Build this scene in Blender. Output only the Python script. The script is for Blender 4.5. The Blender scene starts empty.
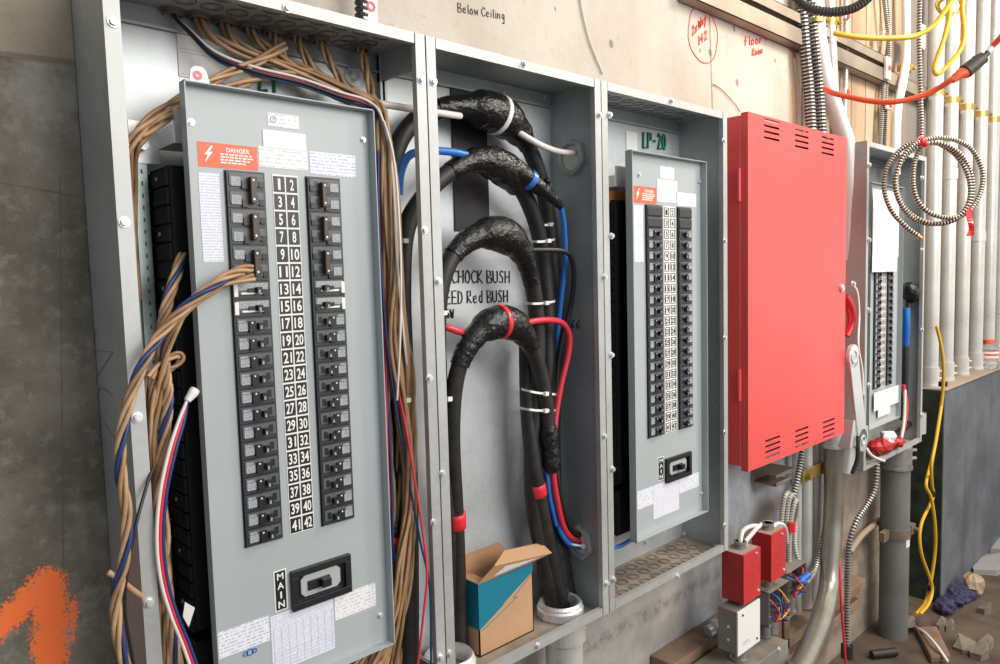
import bpy, bmesh, math, random
from mathutils import Vector, Matrix
random.seed(7)
S = bpy.context.scene
COL = S.collection
T = 2.0            # height of the enclosure tops above the floor
PI = math.pi
# ---------------------------------------------------------------- camera
CP = Vector((-.2778, -1.0242, T - .4197))
_a, _b, _c, FP = .7457, .0767, .0271, 721.9
_f = Vector((math.sin(_a)*math.cos(_b), math.cos(_a)*math.cos(_b), -math.sin(_b)))
_r = Vector((math.cos(_a), -math.sin(_a), 0)); _d = _f.cross(_r)
_R = _r*math.cos(_c) + _d*math.sin(_c); _D = -_r*math.sin(_c) + _d*math.cos(_c)
cam = bpy.data.objects.new('camera', bpy.data.cameras.new('camera'))
cam.data.sensor_width = 36; cam.data.lens = FP*36/1000; cam.data.clip_start = .02
m4 = Matrix((_R, -_D, -_f)).transposed().to_4x4(); m4.translation = CP
cam.matrix_world = m4; COL.objects.link(cam); S.camera = cam
def ray(u, v): return _R*((u-500)/FP) + _D*((v-332)/FP) + _f
def A(u, v, y=0):                      # point of the photo on the plane at depth y
    k = ray(u, v); return CP + k*((y-CP.y)/k.y)
def AX(u, v, x):
    k = ray(u, v); return CP + k*((x-CP.x)/k.x)
def AZ(u, v, z):
    k = ray(u, v); return CP + k*((z-CP.z)/k.z)
# ---------------------------------------------------------------- materials
def mat(name, col, rough=.5, metal=0, var=0, scale=20, bump=0, bscale=60, col2=None, spec=None, coat=0):
    m = bpy.data.materials.new(name); m.use_nodes = True
    N = m.node_tree.nodes; L = m.node_tree.links; b = N['Principled BSDF']
    b.inputs['Base Color'].default_value = (*col, 1); b.inputs['Roughness'].default_value = rough
    b.inputs['Metallic'].default_value = metal
    if spec is not None: b.inputs['Specular IOR Level'].default_value = spec
    if coat: b.inputs['Coat Weight'].default_value = coat
    tc = N.new('ShaderNodeTexCoord')
    if var or col2:
        n = N.new('ShaderNodeTexNoise'); n.inputs['Scale'].default_value = scale; n.inputs['Detail'].default_value = 5
        L.new(tc.outputs['Object'], n.inputs['Vector'])
        r = N.new('ShaderNodeValToRGB'); r.color_ramp.elements[0].position = .35; r.color_ramp.elements[1].position = .68
        c2 = col2 or tuple(min(1, c*(1+var)) for c in col)
        c1 = col if col2 else tuple(c*(1-var) for c in col)
        r.color_ramp.elements[0].color = (*c1, 1); r.color_ramp.elements[1].color = (*c2, 1)
        L.new(n.outputs['Fac'], r.inputs['Fac']); L.new(r.outputs['Color'], b.inputs['Base Color'])
    if bump:
        n2 = N.new('ShaderNodeTexNoise'); n2.inputs['Scale'].default_value = bscale; n2.inputs['Detail'].default_value = 4
        L.new(tc.outputs['Object'], n2.inputs['Vector'])
        bp = N.new('ShaderNodeBump'); bp.inputs['Strength'].default_value = bump; bp.inputs['Distance'].default_value = .01
        L.new(n2.outputs['Fac'], bp.inputs['Height']); L.new(bp.outputs['Normal'], b.inputs['Normal'])
    return m
def galv(name, col, rough=.42, metal=.75):
    m = bpy.data.materials.new(name); m.use_nodes = True
    N = m.node_tree.nodes; L = m.node_tree.links; b = N['Principled BSDF']
    tc = N.new('ShaderNodeTexCoord')
    v = N.new('ShaderNodeTexVoronoi'); v.inputs['Scale'].default_value = 90
    n = N.new('ShaderNodeTexNoise'); n.inputs['Scale'].default_value = 5; n.inputs['Detail'].default_value = 6
    sc = N.new('ShaderNodeSeparateColor')
    L.new(tc.outputs['Object'], v.inputs['Vector']); L.new(tc.outputs['Object'], n.inputs['Vector'])
    L.new(v.outputs['Color'], sc.inputs['Color'])
    ad = N.new('ShaderNodeMath'); ad.operation = 'MULTIPLY_ADD'; ad.inputs[1].default_value = .12
    L.new(sc.outputs['Red'], ad.inputs[0]); L.new(n.outputs['Fac'], ad.inputs[2])
    r = N.new('ShaderNodeValToRGB'); r.color_ramp.elements[0].position = .3; r.color_ramp.elements[1].position = .9
    r.color_ramp.elements[0].color = (*[c*.8 for c in col], 1); r.color_ramp.elements[1].color = (*[min(1, c*1.15) for c in col], 1)
    L.new(ad.outputs[0], r.inputs['Fac']); L.new(r.outputs['Color'], b.inputs['Base Color'])
    mr = N.new('ShaderNodeMapRange'); mr.inputs['To Min'].default_value = rough-.08; mr.inputs['To Max'].default_value = rough+.12
    L.new(ad.outputs[0], mr.inputs['Value']); L.new(mr.outputs['Result'], b.inputs['Roughness'])
    b.inputs['Metallic'].default_value = metal
    return m
def printed(name, paper, ink, pitch=.0055, thr=.42, freq=260):
    m = bpy.data.materials.new(name); m.use_nodes = True
    N = m.node_tree.nodes; L = m.node_tree.links; b = N['Principled BSDF']; b.inputs['Roughness'].default_value = .5
    g = N.new('ShaderNodeNewGeometry'); s = N.new('ShaderNodeSeparateXYZ'); L.new(g.outputs['Position'], s.inputs[0])
    def M(op, a, b_=None, c_=None):
        n = N.new('ShaderNodeMath'); n.operation = op
        for i, x in enumerate((a, b_, c_)):
            if x is None: continue
            if isinstance(x, (int, float)): n.inputs[i].default_value = x
            else: L.new(x, n.inputs[i])
        return n.outputs[0]
    q = M('DIVIDE', s.outputs['Z'], pitch); fl = M('FLOOR', q); fr = M('FRACT', q)
    cv = N.new('ShaderNodeCombineXYZ'); L.new(M('MULTIPLY', s.outputs['X'], freq), cv.inputs[0]); L.new(M('MULTIPLY', fl, 7.3), cv.inputs[1])
    nz = N.new('ShaderNodeTexNoise'); nz.inputs['Scale'].default_value = 1; nz.inputs['Detail'].default_value = 1
    L.new(cv.outputs[0], nz.inputs['Vector'])
    k = M('MULTIPLY', M('GREATER_THAN', nz.outputs['Fac'], thr), M('MULTIPLY', M('GREATER_THAN', fr, .3), M('LESS_THAN', fr, .75)))
    mx = N.new('ShaderNodeMix'); mx.data_type = 'RGBA'; mx.inputs['A'].default_value = (*paper, 1); mx.inputs['B'].default_value = (*ink, 1)
    L.new(k, mx.inputs['Factor']); L.new(mx.outputs['Result'], b.inputs['Base Color'])
    return m
BUS = mat('bus_black', (.006, .006, .007), .6, spec=.2)
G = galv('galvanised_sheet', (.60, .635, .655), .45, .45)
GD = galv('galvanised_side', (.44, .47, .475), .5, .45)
GB = galv('bright_zinc', (.78, .80, .80), .32, .6)
EMT = galv('conduit_steel', (.68, .675, .65), .28, .45)
FLG = galv('flange_zinc', (.47, .485, .48), .45, .35)
PG = mat('panel_grey_paint', (.385, .425, .44), .38, 0, .03, 6, .03, 300)
PGW = mat('pale_grey_paint', (.40, .42, .42), .45, 0, .04, 6)
BLK = mat('black_plastic', (.012, .012, .014), .38)
BRK = mat('breaker_plastic', (.028, .03, .034), .42)
BRK2 = mat('breaker_face_grey', (.09, .10, .115), .4, 0, .2, 120)
BROWN = mat('handle_tie_brown', (.05, .032, .022), .4)
GLBL = mat('breaker_label_grey', (.33, .35, .38), .45, 0, .35, 500)
WHT = mat('white_plastic', (.80, .80, .78), .4)
PAPER = mat('white_paper', (.80, .80, .80), .6)
PRT = printed('printed_paper', (.78, .79, .82), (.48, .51, .70), .0052, .47)
PRTF = printed('fine_printed_paper', (.76, .77, .82), (.55, .57, .74), .0040, .42, 420)
PRTS = printed('faint_printed_paper', (.80, .80, .80), (.58, .60, .68), .006, .5, 200)
ORS = mat('danger_orange', (.78, .13, .06), .45)
RED = mat('red_enamel', (.74, .085, .08), .42, 0, .05, 4, .02, 200)
REDD = mat('red_enamel_dark', (.42, .018, .02), .45, 0, .1, 30)
RUB = mat('black_cable_jacket', (.020, .019, .019), .5, 0, .3, 60, .05, 200)
TAPE = mat('black_vinyl_tape', (.010, .010, .0105), .2, 0, .3, 60, .5, 90)
TW = mat('white_tape', (.85, .84, .82), .35); TB = mat('blue_tape', (.03, .17, .62), .3); TR = mat('red_tape', (.72, .03, .04), .3)
TAN = mat('tan_wire', (.45, .28, .152), .45, 0, .18, 40); TAN2 = mat('brown_wire', (.33, .19, .095), .45, 0, .2, 40)
WW = mat('white_wire', (.76, .70, .66), .4); WB = mat('blue_wire', (.018, .04, .15), .4); WBB = mat('bright_blue_wire', (.02, .16, .55), .35)
WR = mat('red_wire', (.66, .035, .06), .35); WK = mat('black_wire', (.014, .014, .016), .4)
YEL = mat('yellow_cord', (.72, .42, .02), .45); ORG = mat('orange_cord', (.80, .12, .04), .45)
CARD = mat('cardboard', (.50, .30, .17), .75, 0, .07, 12); CARDI = mat('cardboard_inside', (.44, .25, .13), .8, 0, .08, 12)
TEAL = mat('teal_print', (.0, .17, .26), .6)
WOOD = mat('dusty_timber', (.23, .155, .10), .8, 0, .3, 9, .1, 40)
ZY = mat('yellow_zinc', (.52, .36, .12), .4, .7, .2, 20)
STRUT = mat('strut_steel', (.30, .25, .20), .5, .6, .25, 6)
INK = mat('black_marker', (.012, .012, .015), .5); INKR = mat('red_marker', (.75, .08, .05), .5); INKG = mat('green_marker', (.0, .20, .12), .5)
COPPER = mat('copper_bar', (.80, .30, .08), .35, .8)
LCD = mat('grey_toggle', (.40, .42, .43), .4)
BACKDARK = mat('neoprene', (.02, .02, .022), .6)
# ---------------------------------------------------------------- mesh builder
class MB:
    def __init__(s, m=None): s.v = []; s.f = []; s.fi = []; s.mats = []; s.sm = []; s.mi = 0; s.smooth = False; s.M = None; (m is not None) and s.use(m)
    def use(s, m, smooth=False):
        if m not in s.mats: s.mats.append(m)
        s.mi = s.mats.index(m); s.smooth = smooth; return s
    def add(s, vs, fs, smooth=None):
        o = len(s.v)
        s.v += [(s.M @ Vector(v) if s.M else Vector(v)) for v in vs]
        for f in fs: s.f.append([i+o for i in f]); s.fi.append(s.mi); s.sm.append(s.smooth if smooth is None else smooth)
        return s
    def box(s, x0, x1, y0, y1, z0, z1):
        x0, x1 = min(x0, x1), max(x0, x1); y0, y1 = min(y0, y1), max(y0, y1); z0, z1 = min(z0, z1), max(z0, z1)
        return s.add([(x0,y0,z0),(x1,y0,z0),(x1,y1,z0),(x0,y1,z0),(x0,y0,z1),(x1,y0,z1),(x1,y1,z1),(x0,y1,z1)],
              [(0,3,2,1),(4,5,6,7),(0,1,5,4),(1,2,6,5),(2,3,7,6),(3,0,4,7)], False)
    def prism(s, poly, y0, y1):            # polygon in x,z (counter-clockwise seen from -y) extruded in y
        n = len(poly)
        ar = sum(poly[i][0]*poly[(i+1) % n][1]-poly[(i+1) % n][0]*poly[i][1] for i in range(n))
        if ar < 0: poly = poly[::-1]
        vs = [(x, y0, z) for x, z in poly]+[(x, y1, z) for x, z in poly]
        return s.add(vs, [tuple(range(n)), tuple(range(2*n-1, n-1, -1))]+[(i, i+n, (i+1) % n+n, (i+1) % n) for i in range(n)], False)
    def hexa(s, q0, q1):                    # two quads (front, back) joined
        return s.add(list(q0)+list(q1), [(0,1,2,3),(7,6,5,4),(0,4,5,1),(1,5,6,2),(2,6,7,3),(3,7,4,0)], False)
    def tube(s, pts, r, n=8, closed=False, cap=True, smooth=True):
        pts = [Vector(p) for p in pts]; k = len(pts)
        rr = r if isinstance(r, (list, tuple)) else [r]*k
        tg = []
        for i in range(k):
            a = pts[(i-1) % k] if (closed or i) else pts[i]; b = pts[(i+1) % k] if (closed or i < k-1) else pts[i]
            t = (b-a); tg.append(t.normalized() if t.length > 1e-9 else Vector((0, 0, 1)))
        u = tg[0].orthogonal().normalized(); vs = []
        for i in range(k):
            u = (u - tg[i]*u.dot(tg[i]));  u = u.normalized() if u.length > 1e-6 else tg[i].orthogonal().normalized()
            w = tg[i].cross(u)
            for j in range(n):
                an = 2*PI*j/n; vs.append(pts[i]+(u*math.cos(an)+w*math.sin(an))*rr[i])
        fs = []
        for i in range(k if closed else k-1):
            for j in range(n):
                a = i*n+j; b = i*n+(j+1) % n; c = ((i+1) % k)*n+(j+1) % n; d = ((i+1) % k)*n+j
                fs.append((a, b, c, d))
        s.add(vs, fs, smooth)
        if cap and not closed:
            for ring_, rev in ((vs[:n], True), (vs[-n:], False)):
                f = list(range(n)); s.add(ring_, [f[::-1] if rev else f], False)
        return s
    def cyl(s, p0, p1, r, n=16, r1=None): return s.tube([p0, p1], [r, r if r1 is None else r1], n)
    def ring(s, c, ax, r0, r1, h, n=24):    # annulus of inner r0, outer r1, height h along ax
        c = Vector(c); ax = Vector(ax).normalized(); u = ax.orthogonal().normalized(); w = ax.cross(u); vs = []
        for i in range(n):
            an = 2*PI*i/n; d = u*math.cos(an)+w*math.sin(an)
            vs += [c+d*r0, c+d*r1, c+d*r1+ax*h, c+d*r0+ax*h]
        fs = []
        for i in range(n):
            a = 4*i; b = 4*((i+1) % n)
            for j in range(4): fs.append((a+j, a+(j+1) % 4, b+(j+1) % 4, b+j))
        return s.add(vs, [f[::-1] for f in fs], False)
    def ball(s, c, r, n=10, sq=(1, 1, 1), jit=0):
        c = Vector(c); vs = [c+Vector((0, 0, r*sq[2]))]
        for i in range(1, n//2):
            for j in range(n):
                t = PI*i/(n//2); p = 2*PI*j/n; q = 1+random.uniform(-jit, jit)
                vs.append(c+Vector((r*sq[0]*math.sin(t)*math.cos(p), r*sq[1]*math.sin(t)*math.sin(p), r*sq[2]*math.cos(t)))*q if False else c+Vector((r*sq[0]*math.sin(t)*math.cos(p)*q, r*sq[1]*math.sin(t)*math.sin(p)*q, r*sq[2]*math.cos(t)*q)))
        vs.append(c-Vector((0, 0, r*sq[2]))); fs = []; m = n//2-1
        for j in range(n):
            fs.append((0, 1+j, 1+(j+1) % n)); fs.append((len(vs)-1, 1+(m-1)*n+(j+1) % n, 1+(m-1)*n+j))
            for i in range(m-1): fs.append((1+i*n+j, 1+(i+1)*n+j, 1+(i+1)*n+(j+1) % n, 1+i*n+(j+1) % n))
        return s.add(vs, fs, True)
    def text(s, t, x0, z0, x1, z1, y, up=False):   # letters filling the rectangle, facing -y
        vs, fs = text_geo(t)
        for v in ():
            pass
        s.add([(x0+a*(x1-x0), y, z0+b*(z1-z0)) for a, b in vs], fs, False); return s
    def build(s, name, parent=None, bevel=0, **props):
        me = bpy.data.meshes.new(name)
        if parent is None:
            lo = [min(v[i] for v in s.v) for i in range(3)]; hi = [max(v[i] for v in s.v) for i in range(3)]
            loc = Vector(((lo[0]+hi[0])/2, (lo[1]+hi[1])/2, lo[2]))
        else:
            loc = WL[parent.name]
        me.from_pydata([v-loc for v in s.v], [], s.f)
        for m in s.mats: me.materials.append(m)
        me.polygons.foreach_set('material_index', s.fi); me.polygons.foreach_set('use_smooth', s.sm); me.update()
        o = bpy.data.objects.new(name, me); COL.objects.link(o)
        if parent is None: o.location = loc
        else: o.parent = parent
        WL[o.name] = loc
        if bevel:
            b = o.modifiers.new('bevel', 'BEVEL'); b.width = bevel; b.segments = 2; b.limit_method = 'ANGLE'
        for k, v in props.items(): o[k] = v
        return o
WL = {}
_tc = {}
def text_geo(t):
    if t not in _tc:
        cu = bpy.data.curves.new('t', 'FONT'); cu.body = t; cu.resolution_u = 3; cu.offset = .022
        ob = bpy.data.objects.new('t', cu); COL.objects.link(ob)
        bpy.context.view_layer.update()
        me = bpy.data.meshes.new_from_object(ob.evaluated_get(bpy.context.evaluated_depsgraph_get()))
        vs = [(v.co.x, v.co.y) for v in me.vertices]; fs = [tuple(p.vertices) for p in me.polygons]
        bpy.data.objects.remove(ob); bpy.data.meshes.remove(me); bpy.data.curves.remove(cu)
        x0 = min(v[0] for v in vs); x1 = max(v[0] for v in vs); y0 = min(v[1] for v in vs); y1 = max(v[1] for v in vs)
        _tc[t] = ([((a-x0)/(x1-x0), (b-y0)/(y1-y0)) for a, b in vs], fs)
    return _tc[t]
def thing(name, label, cat, loc, group=None):
    o = bpy.data.objects.new(name, None); o.empty_display_size = .05; COL.objects.link(o)
    o.location = loc; WL[o.name] = Vector(loc); tag(o, label, cat, group); return o
def tag(o, label, cat, group=None):
    o['label'] = label; o['category'] = cat
    if group: o['group'] = group
    return o
def struct(o, label, cat='wall'): o['kind'] = 'structure'; o['label'] = label; o['category'] = cat; return o
def dup(root, off, label=None, group=None):
    r = root.copy(); COL.objects.link(r); r.location = Vector(root.location)+Vector(off); WL[r.name] = Vector(r.location)
    if label: r['label'] = label
    if group: r['group'] = group
    for ch in root.children:
        c = ch.copy(); COL.objects.link(c); c.parent = r; WL[c.name] = WL[r.name]
        for g in ch.children:
            d = g.copy(); COL.objects.link(d); d.parent = c; WL[d.name] = WL[r.name]
    return r
def duppart(part, parent, off):
    c = part.copy(); COL.objects.link(c); c.parent = parent; c.location = Vector(part.location)+Vector(off); WL[c.name] = WL[part.name]
    for g in part.children:
        d = g.copy(); COL.objects.link(d); d.parent = c; WL[d.name] = WL[part.name]
    return c
def spline(pts, n=6, closed=False):
    p = [Vector(q) for q in pts]; k = len(p); out = []
    for i in range(k if closed else k-1):
        g = lambda j: p[j % k] if closed else p[max(0, min(k-1, j))]
        p0, p1, p2, p3 = g(i-1), g(i), g(i+1), g(i+2)
        for j in range(n):
            t = j/n
            out.append(.5*((2*p1)+(p2-p0)*t+(2*p0-5*p1+4*p2-p3)*t*t+(3*p1-p0-3*p2+p3)*t**3))
    if not closed: out.append(p[-1])
    return out
def px(pts): return [A(*q) for q in pts]
def wire(name, pts, r, m, label, cat, group=None, n=6, seg=6, parent=None):
    b = MB(m); b.tube(spline(pts, seg), r, n)
    o = b.build(name, parent)
    return tag(o, label, cat, group) if parent is None else o
GROOVE = mat('flex_groove', (.10, .098, .09), .5, .4)
def flex(b, pts, r, seg=8, pitch=.008, n=10, amp=.14, groove=None):     # ribbed flexible conduit
    p = spline(pts, seg); L = [0]
    for i in range(1, len(p)): L.append(L[-1]+(p[i]-p[i-1]).length)
    q = []; rr = []; k = max(6, int(L[-1]/pitch)*3); j = 0
    for i in range(k+1):
        d = L[-1]*i/k
        while j < len(L)-2 and L[j+1] < d: j += 1
        t = (d-L[j])/max(1e-9, L[j+1]-L[j]); q.append(p[j].lerp(p[j+1], min(1, t))); rr.append(r*(1-amp*1.2 if i % 3 == 2 else 1+amp*.6))
    f0 = len(b.f); b.tube(q, rr, n); m0 = b.mi; b.use(groove or GROOVE); g = b.mi; b.mi = m0
    for f in range(k*n):
        if (f//n) % 3: b.fi[f0+f] = g
        b.sm[f0+f] = False
    return b
# one-stroke lettering for marker handwriting
ST = {'d':[[(.5,1),(.5,0)],[(.5,.5),(.2,.6),(.05,.25),(.3,0),(.5,.2)]],'f':[[(.5,.95),(.25,1),(.2,0)],[(0,.55),(.45,.55)]],'O':[[(.3,1),(.05,.6),(.1,.1),(.4,0),(.65,.4),(.55,.9),(.3,1)]],'A':[[(0,0),(.4,1),(.8,0)],[(.15,.4),(.65,.4)]],'B':[[(0,0),(0,1),(.5,.95),(.5,.6),(0,.5),(.6,.4),(.6,.05),(0,0)]],'C':[[(.7,.85),(.4,1),(.05,.7),(.05,.3),(.3,0),(.7,.12)]],
'H':[[(0,0),(.05,1)],[(.6,0),(.65,1)],[(0,.45),(.6,.55)]],'K':[[(0,0),(.05,1)],[(.6,1),(.05,.45),(.65,0)]],'U':[[(0,1),(0,.2),(.3,0),(.6,.2),(.6,1)]],'S':[[(.6,.9),(.3,1),(.1,.75),(.5,.4),(.45,.05),(0,.1)]],
'F':[[(0,0),(.05,1),(.6,1)],[(.02,.55),(.45,.55)]],'E':[[(.6,1),(.05,1),(0,0),(.6,0)],[(.02,.5),(.5,.5)]],'D':[[(0,0),(.05,1),(.5,.85),(.6,.4),(.4,.05),(0,0)]],'R':[[(0,0),(.05,1),(.5,.95),(.5,.6),(.02,.5),(.6,0)]],
'L':[[(.1,1),(.05,0),(.55,.05)]],'P':[[(0,0),(.05,1),(.55,.95),(.5,.55),(.02,.5)]],'-':[[(.1,.5),(.45,.5)]],'2':[[(.05,.8),(.3,1),(.55,.8),(.05,0),(.6,.05)]],'0':[[(.3,1),(.05,.7),(.05,.2),(.3,0),(.55,.3),(.55,.75),(.3,1)]],
'1':[[(.2,1),(.2,0)]],'4':[[(.4,0),(.4,1),(0,.4),(.6,.4)]],'e':[[(.05,.3),(.5,.35),(.4,.6),(.1,.5),(.08,.15),(.3,0),(.55,.1)]],'l':[[(.15,1),(.15,.1),(.3,0)]],'o':[[(.3,.6),(.05,.4),(.1,.05),(.4,0),(.55,.3),(.3,.6)]],
'w':[[(0,.6),(.1,0),(.3,.45),(.5,0),(.6,.6)]],'i':[[(.15,.6),(.15,0)],[(.15,.8),(.16,.84)]],'n':[[(0,0),(.05,.6),(.1,.45),(.4,.6),(.5,0)]],'g':[[(.5,.5),(.2,.6),(.05,.3),(.3,.05),(.5,.5),(.45,-.5),(.1,-.4)]],'x':[[(0,.6),(.5,0)],[(.5,.6),(0,0)]],
'W':[[(0,1),(.2,0),(.4,.7),(.6,0),(.8,1)]],'Y':[[(0,1),(.3,.5),(.6,1)],[(.3,.5),(.3,0)]],'8':[[(.3,.5),(.05,.75),(.3,1),(.55,.75),(.3,.5),(.05,.2),(.3,0),(.55,.2),(.3,.5)]],'6':[[(.5,1),(.1,.5),(.1,.1),(.4,0),(.5,.3),(.1,.4)]],'>':[[(0,.4),(.9,.6)],[(.65,.85),(.9,.6),(.6,.3)]],' ':[],
'm':[[(0,0),(.05,.6),(.1,.4),(.25,.6),(.3,0)],[(.3,.4),(.5,.6),(.55,0)]],'r':[[(0,0),(.05,.6)],[(.03,.35),(.3,.6),(.4,.5)]],'v':[[(0,.6),(.25,0),(.5,.6)]],'a':[[(.5,.5),(.2,.6),(.05,.25),(.3,0),(.5,.5),(.55,0)]],'t':[[(.2,.9),(.2,0),(.4,.05)],[(0,.6),(.45,.6)]],'y':[[(0,.6),(.25,.1)],[(.5,.6),(.1,-.5)]],'.':[[(.1,0),(.12,.04)]]}
def hand(b, t, o, ex, ez, size, r, out):     # o origin, ex reading direction, ez up, out = surface normal
    o = Vector(o); ex = Vector(ex); ez = Vector(ez); x = 0
    for ch in t:
        for st in ST.get(ch, []):
            b.tube([o+ex*((x+p)*size)+ez*(q*size)+Vector(out)*r*.2 for p, q in st], r, 5)
        x += .45 if ch in ' 1il' else .85
    return b
# ================================================================ SETTING
class NT:
    def __init__(s, name):
        s.m = bpy.data.materials.new(name); s.m.use_nodes = True
        s.N = s.m.node_tree.nodes; s.L = s.m.node_tree.links; s.b = s.N['Principled BSDF']
        g = s.N.new('ShaderNodeNewGeometry'); sp = s.N.new('ShaderNodeSeparateXYZ'); s.L.new(g.outputs['Position'], sp.inputs[0])
        s.P = g.outputs['Position']; s.X, s.Y, s.Z = sp.outputs
    def m_(s, op, *a):
        n = s.N.new('ShaderNodeMath'); n.operation = op
        for i, x in enumerate(a):
            if isinstance(x, (int, float)): n.inputs[i].default_value = x
            else: s.L.new(x, n.inputs[i])
        return n.outputs[0]
    def noise(s, sc, det=5, vec=None, rough=.55):
        n = s.N.new('ShaderNodeTexNoise'); n.inputs['Scale'].default_value = sc; n.inputs['Detail'].default_value = det; n.inputs['Roughness'].default_value = rough
        s.L.new(vec or s.P, n.inputs['Vector']); return n.outputs['Fac']
    def scale(s, x, y, z):
        n = s.N.new('ShaderNodeMapping'); n.inputs['Scale'].default_value = (x, y, z); s.L.new(s.P, n.inputs['Vector']); return n.outputs[0]
    def ss(s, v, a, b):
        n = s.N.new('ShaderNodeMapRange'); n.interpolation_type = 'SMOOTHSTEP'; n.inputs['From Min'].default_value = a; n.inputs['From Max'].default_value = b
        s.L.new(v, n.inputs['Value']); return n.outputs[0]
    def mix(s, f, a, b):
        n = s.N.new('ShaderNodeMix'); n.data_type = 'RGBA'
        for k, x in (('Factor', f), ('A', a), ('B', b)):
            if isinstance(x, tuple): n.inputs[k].default_value = (*x, 1)
            elif isinstance(x, (int, float)): n.inputs[k].default_value = x
            else: s.L.new(x, n.inputs[k])
        return n.outputs['Result']
    def seg(s, a, b):                      # distance in the x,z plane to a segment
        dx, dz = b[0]-a[0], b[1]-a[1]; l2 = dx*dx+dz*dz
        u = s.m_('SUBTRACT', s.X, a[0]); w = s.m_('SUBTRACT', s.Z, a[1])
        t = s.m_('DIVIDE', s.m_('ADD', s.m_('MULTIPLY', u, dx), s.m_('MULTIPLY', w, dz)), l2)
        t = s.m_('MINIMUM', s.m_('MAXIMUM', t, 0.), 1.)
        ex = s.m_('SUBTRACT', u, s.m_('MULTIPLY', t, dx)); ez = s.m_('SUBTRACT', w, s.m_('MULTIPLY', t, dz))
        return s.m_('SQRT', s.m_('ADD', s.m_('MULTIPLY', ex, ex), s.m_('MULTIPLY', ez, ez)))
YW = .150
def xz(u, v): p = A(u, v, YW); return (p.x, p.z)
def concrete():
    n = NT('concrete')
    big = n.noise(2.2, 6); fine = n.noise(26, 6, rough=.7); streak = n.noise(1, 5, n.scale(9, 9, .8)); blot = n.noise(6.5, 7, rough=.65)
    up = n.mix(n.ss(big, .3, .7), (.50, .435, .365), (.62, .555, .48))
    up = n.mix(n.m_('MULTIPLY', n.ss(streak, .5, .75), .35), up, (.40, .31, .225))
    # bottom of the wall: same concrete, its shading put into a greyer colour
    low = n.mix(n.ss(blot, .35, .68), (.33, .315, .30), (.47, .44, .405))
    zj = xz(640, 640)[1]
    c = n.mix(n.ss(n.Z, T-1.05, T-.75), low, up)
    blue = n.mix(n.ss(blot, .4, .62), (.30, .33, .37), (.43, .45, .48))  # cooler light below the red cabinet, blended into the concrete colour
    c = n.mix(n.m_('MULTIPLY', n.ss(n.X, 1.45, 1.6), n.m_('MULTIPLY', n.ss(n.Z, T-.9, T-1.0), n.m_('SUBTRACT', 1., n.ss(n.X, 2.2, 2.6)))), c, blue)
    c = n.mix(n.m_('MULTIPLY', n.ss(n.X, 2.15, 2.4), n.m_('SUBTRACT', 1., n.ss(n.Z, T-1.3, T-1.15))), c, n.mix(n.ss(blot, .35, .65), (.22, .17, .13), (.36, .30, .245)))
    # boarded part towards the far end
    bx = n.m_('MULTIPLY', n.X, 7.); fr = n.m_('FRACT', bx)
    cv = n.N.new('ShaderNodeCombineXYZ'); n.L.new(n.m_('FLOOR', bx), cv.inputs[0])
    bn = n.noise(3.7, 0, cv.outputs[0])
    bd = n.mix(n.ss(bn, .3, .7), (.33, .235, .155), (.47, .365, .265))
    bd = n.mix(n.m_('MULTIPLY', n.ss(streak, .42, .7), .55), bd, (.23, .15, .09))
    bd = n.mix(n.m_('LESS_THAN', fr, .06), bd, (.10, .07, .05)); bd = n.mix(n.ss(n.X, 3.15, 3.35), bd, (.17, .155, .14))
    c = n.mix(n.m_('MULTIPLY', n.ss(n.X, 2.17, 2.20), n.ss(n.Z, T-1.1, T-1.0)), c, bd)
    # near end: same concrete, shade put into the colour, darkest below the joint
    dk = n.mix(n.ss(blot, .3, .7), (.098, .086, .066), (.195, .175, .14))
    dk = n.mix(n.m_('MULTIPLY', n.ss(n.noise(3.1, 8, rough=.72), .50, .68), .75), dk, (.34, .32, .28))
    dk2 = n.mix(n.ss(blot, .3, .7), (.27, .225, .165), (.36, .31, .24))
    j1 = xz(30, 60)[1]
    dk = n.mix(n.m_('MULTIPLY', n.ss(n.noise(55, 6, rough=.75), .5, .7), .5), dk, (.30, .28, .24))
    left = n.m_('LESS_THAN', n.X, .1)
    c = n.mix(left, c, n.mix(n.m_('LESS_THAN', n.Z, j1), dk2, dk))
    # form joints, pin holes and speckle
    for (a, b, w) in ((xz(-60, 46), xz(112, 68), .004), (xz(-40, 176), xz(100, 200), .0016), (xz(-60, 440), (xz(22, 430)[0], 0), .001), (xz(60, 175), xz(64, 664), .0012), (xz(709, 2), xz(713, 130), .004), (xz(760, 20), xz(766, 40), .004)):
        d = n.m_('ADD', n.seg(a, b), n.m_('MULTIPLY', n.m_('SUBTRACT', fine, .5), .006))
        c = n.mix(n.m_('MULTIPLY', n.m_('SUBTRACT', 1., n.ss(d, w*.5, w*1.6)), .6), c, (.10, .085, .065))
    for (u, v, r) in ((611, 43, .011), (34, 459, .006), (734, 28, .009), (737, 82, .012), (775, 60, .008), (710, 52, .012), (555, 8, .004), (700, 50, .006)):
        p = xz(u, v); d = n.seg(p, (p[0]+.001, p[1]-.004))
        c = n.mix(n.m_('MULTIPLY', n.m_('SUBTRACT', 1., n.ss(d, r*.5, r)), .65), c, (.10, .085, .07))
    # rusty brown stain under the red cabinet
    p, q = xz(742, 540), xz(780, 500)
    d = n.m_('ADD', n.seg(p, q), n.m_('MULTIPLY', blot, .05))
    c = n.mix(n.m_('MULTIPLY', n.m_('SUBTRACT', 1., n.ss(d, .03, .09)), .75), c, (.16, .10, .06))
    p, q = xz(560, 664), xz(720, 572)
    d = n.m_('ADD', n.seg(p, q), n.m_('MULTIPLY', n.m_('SUBTRACT', blot, .5), .1))
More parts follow.
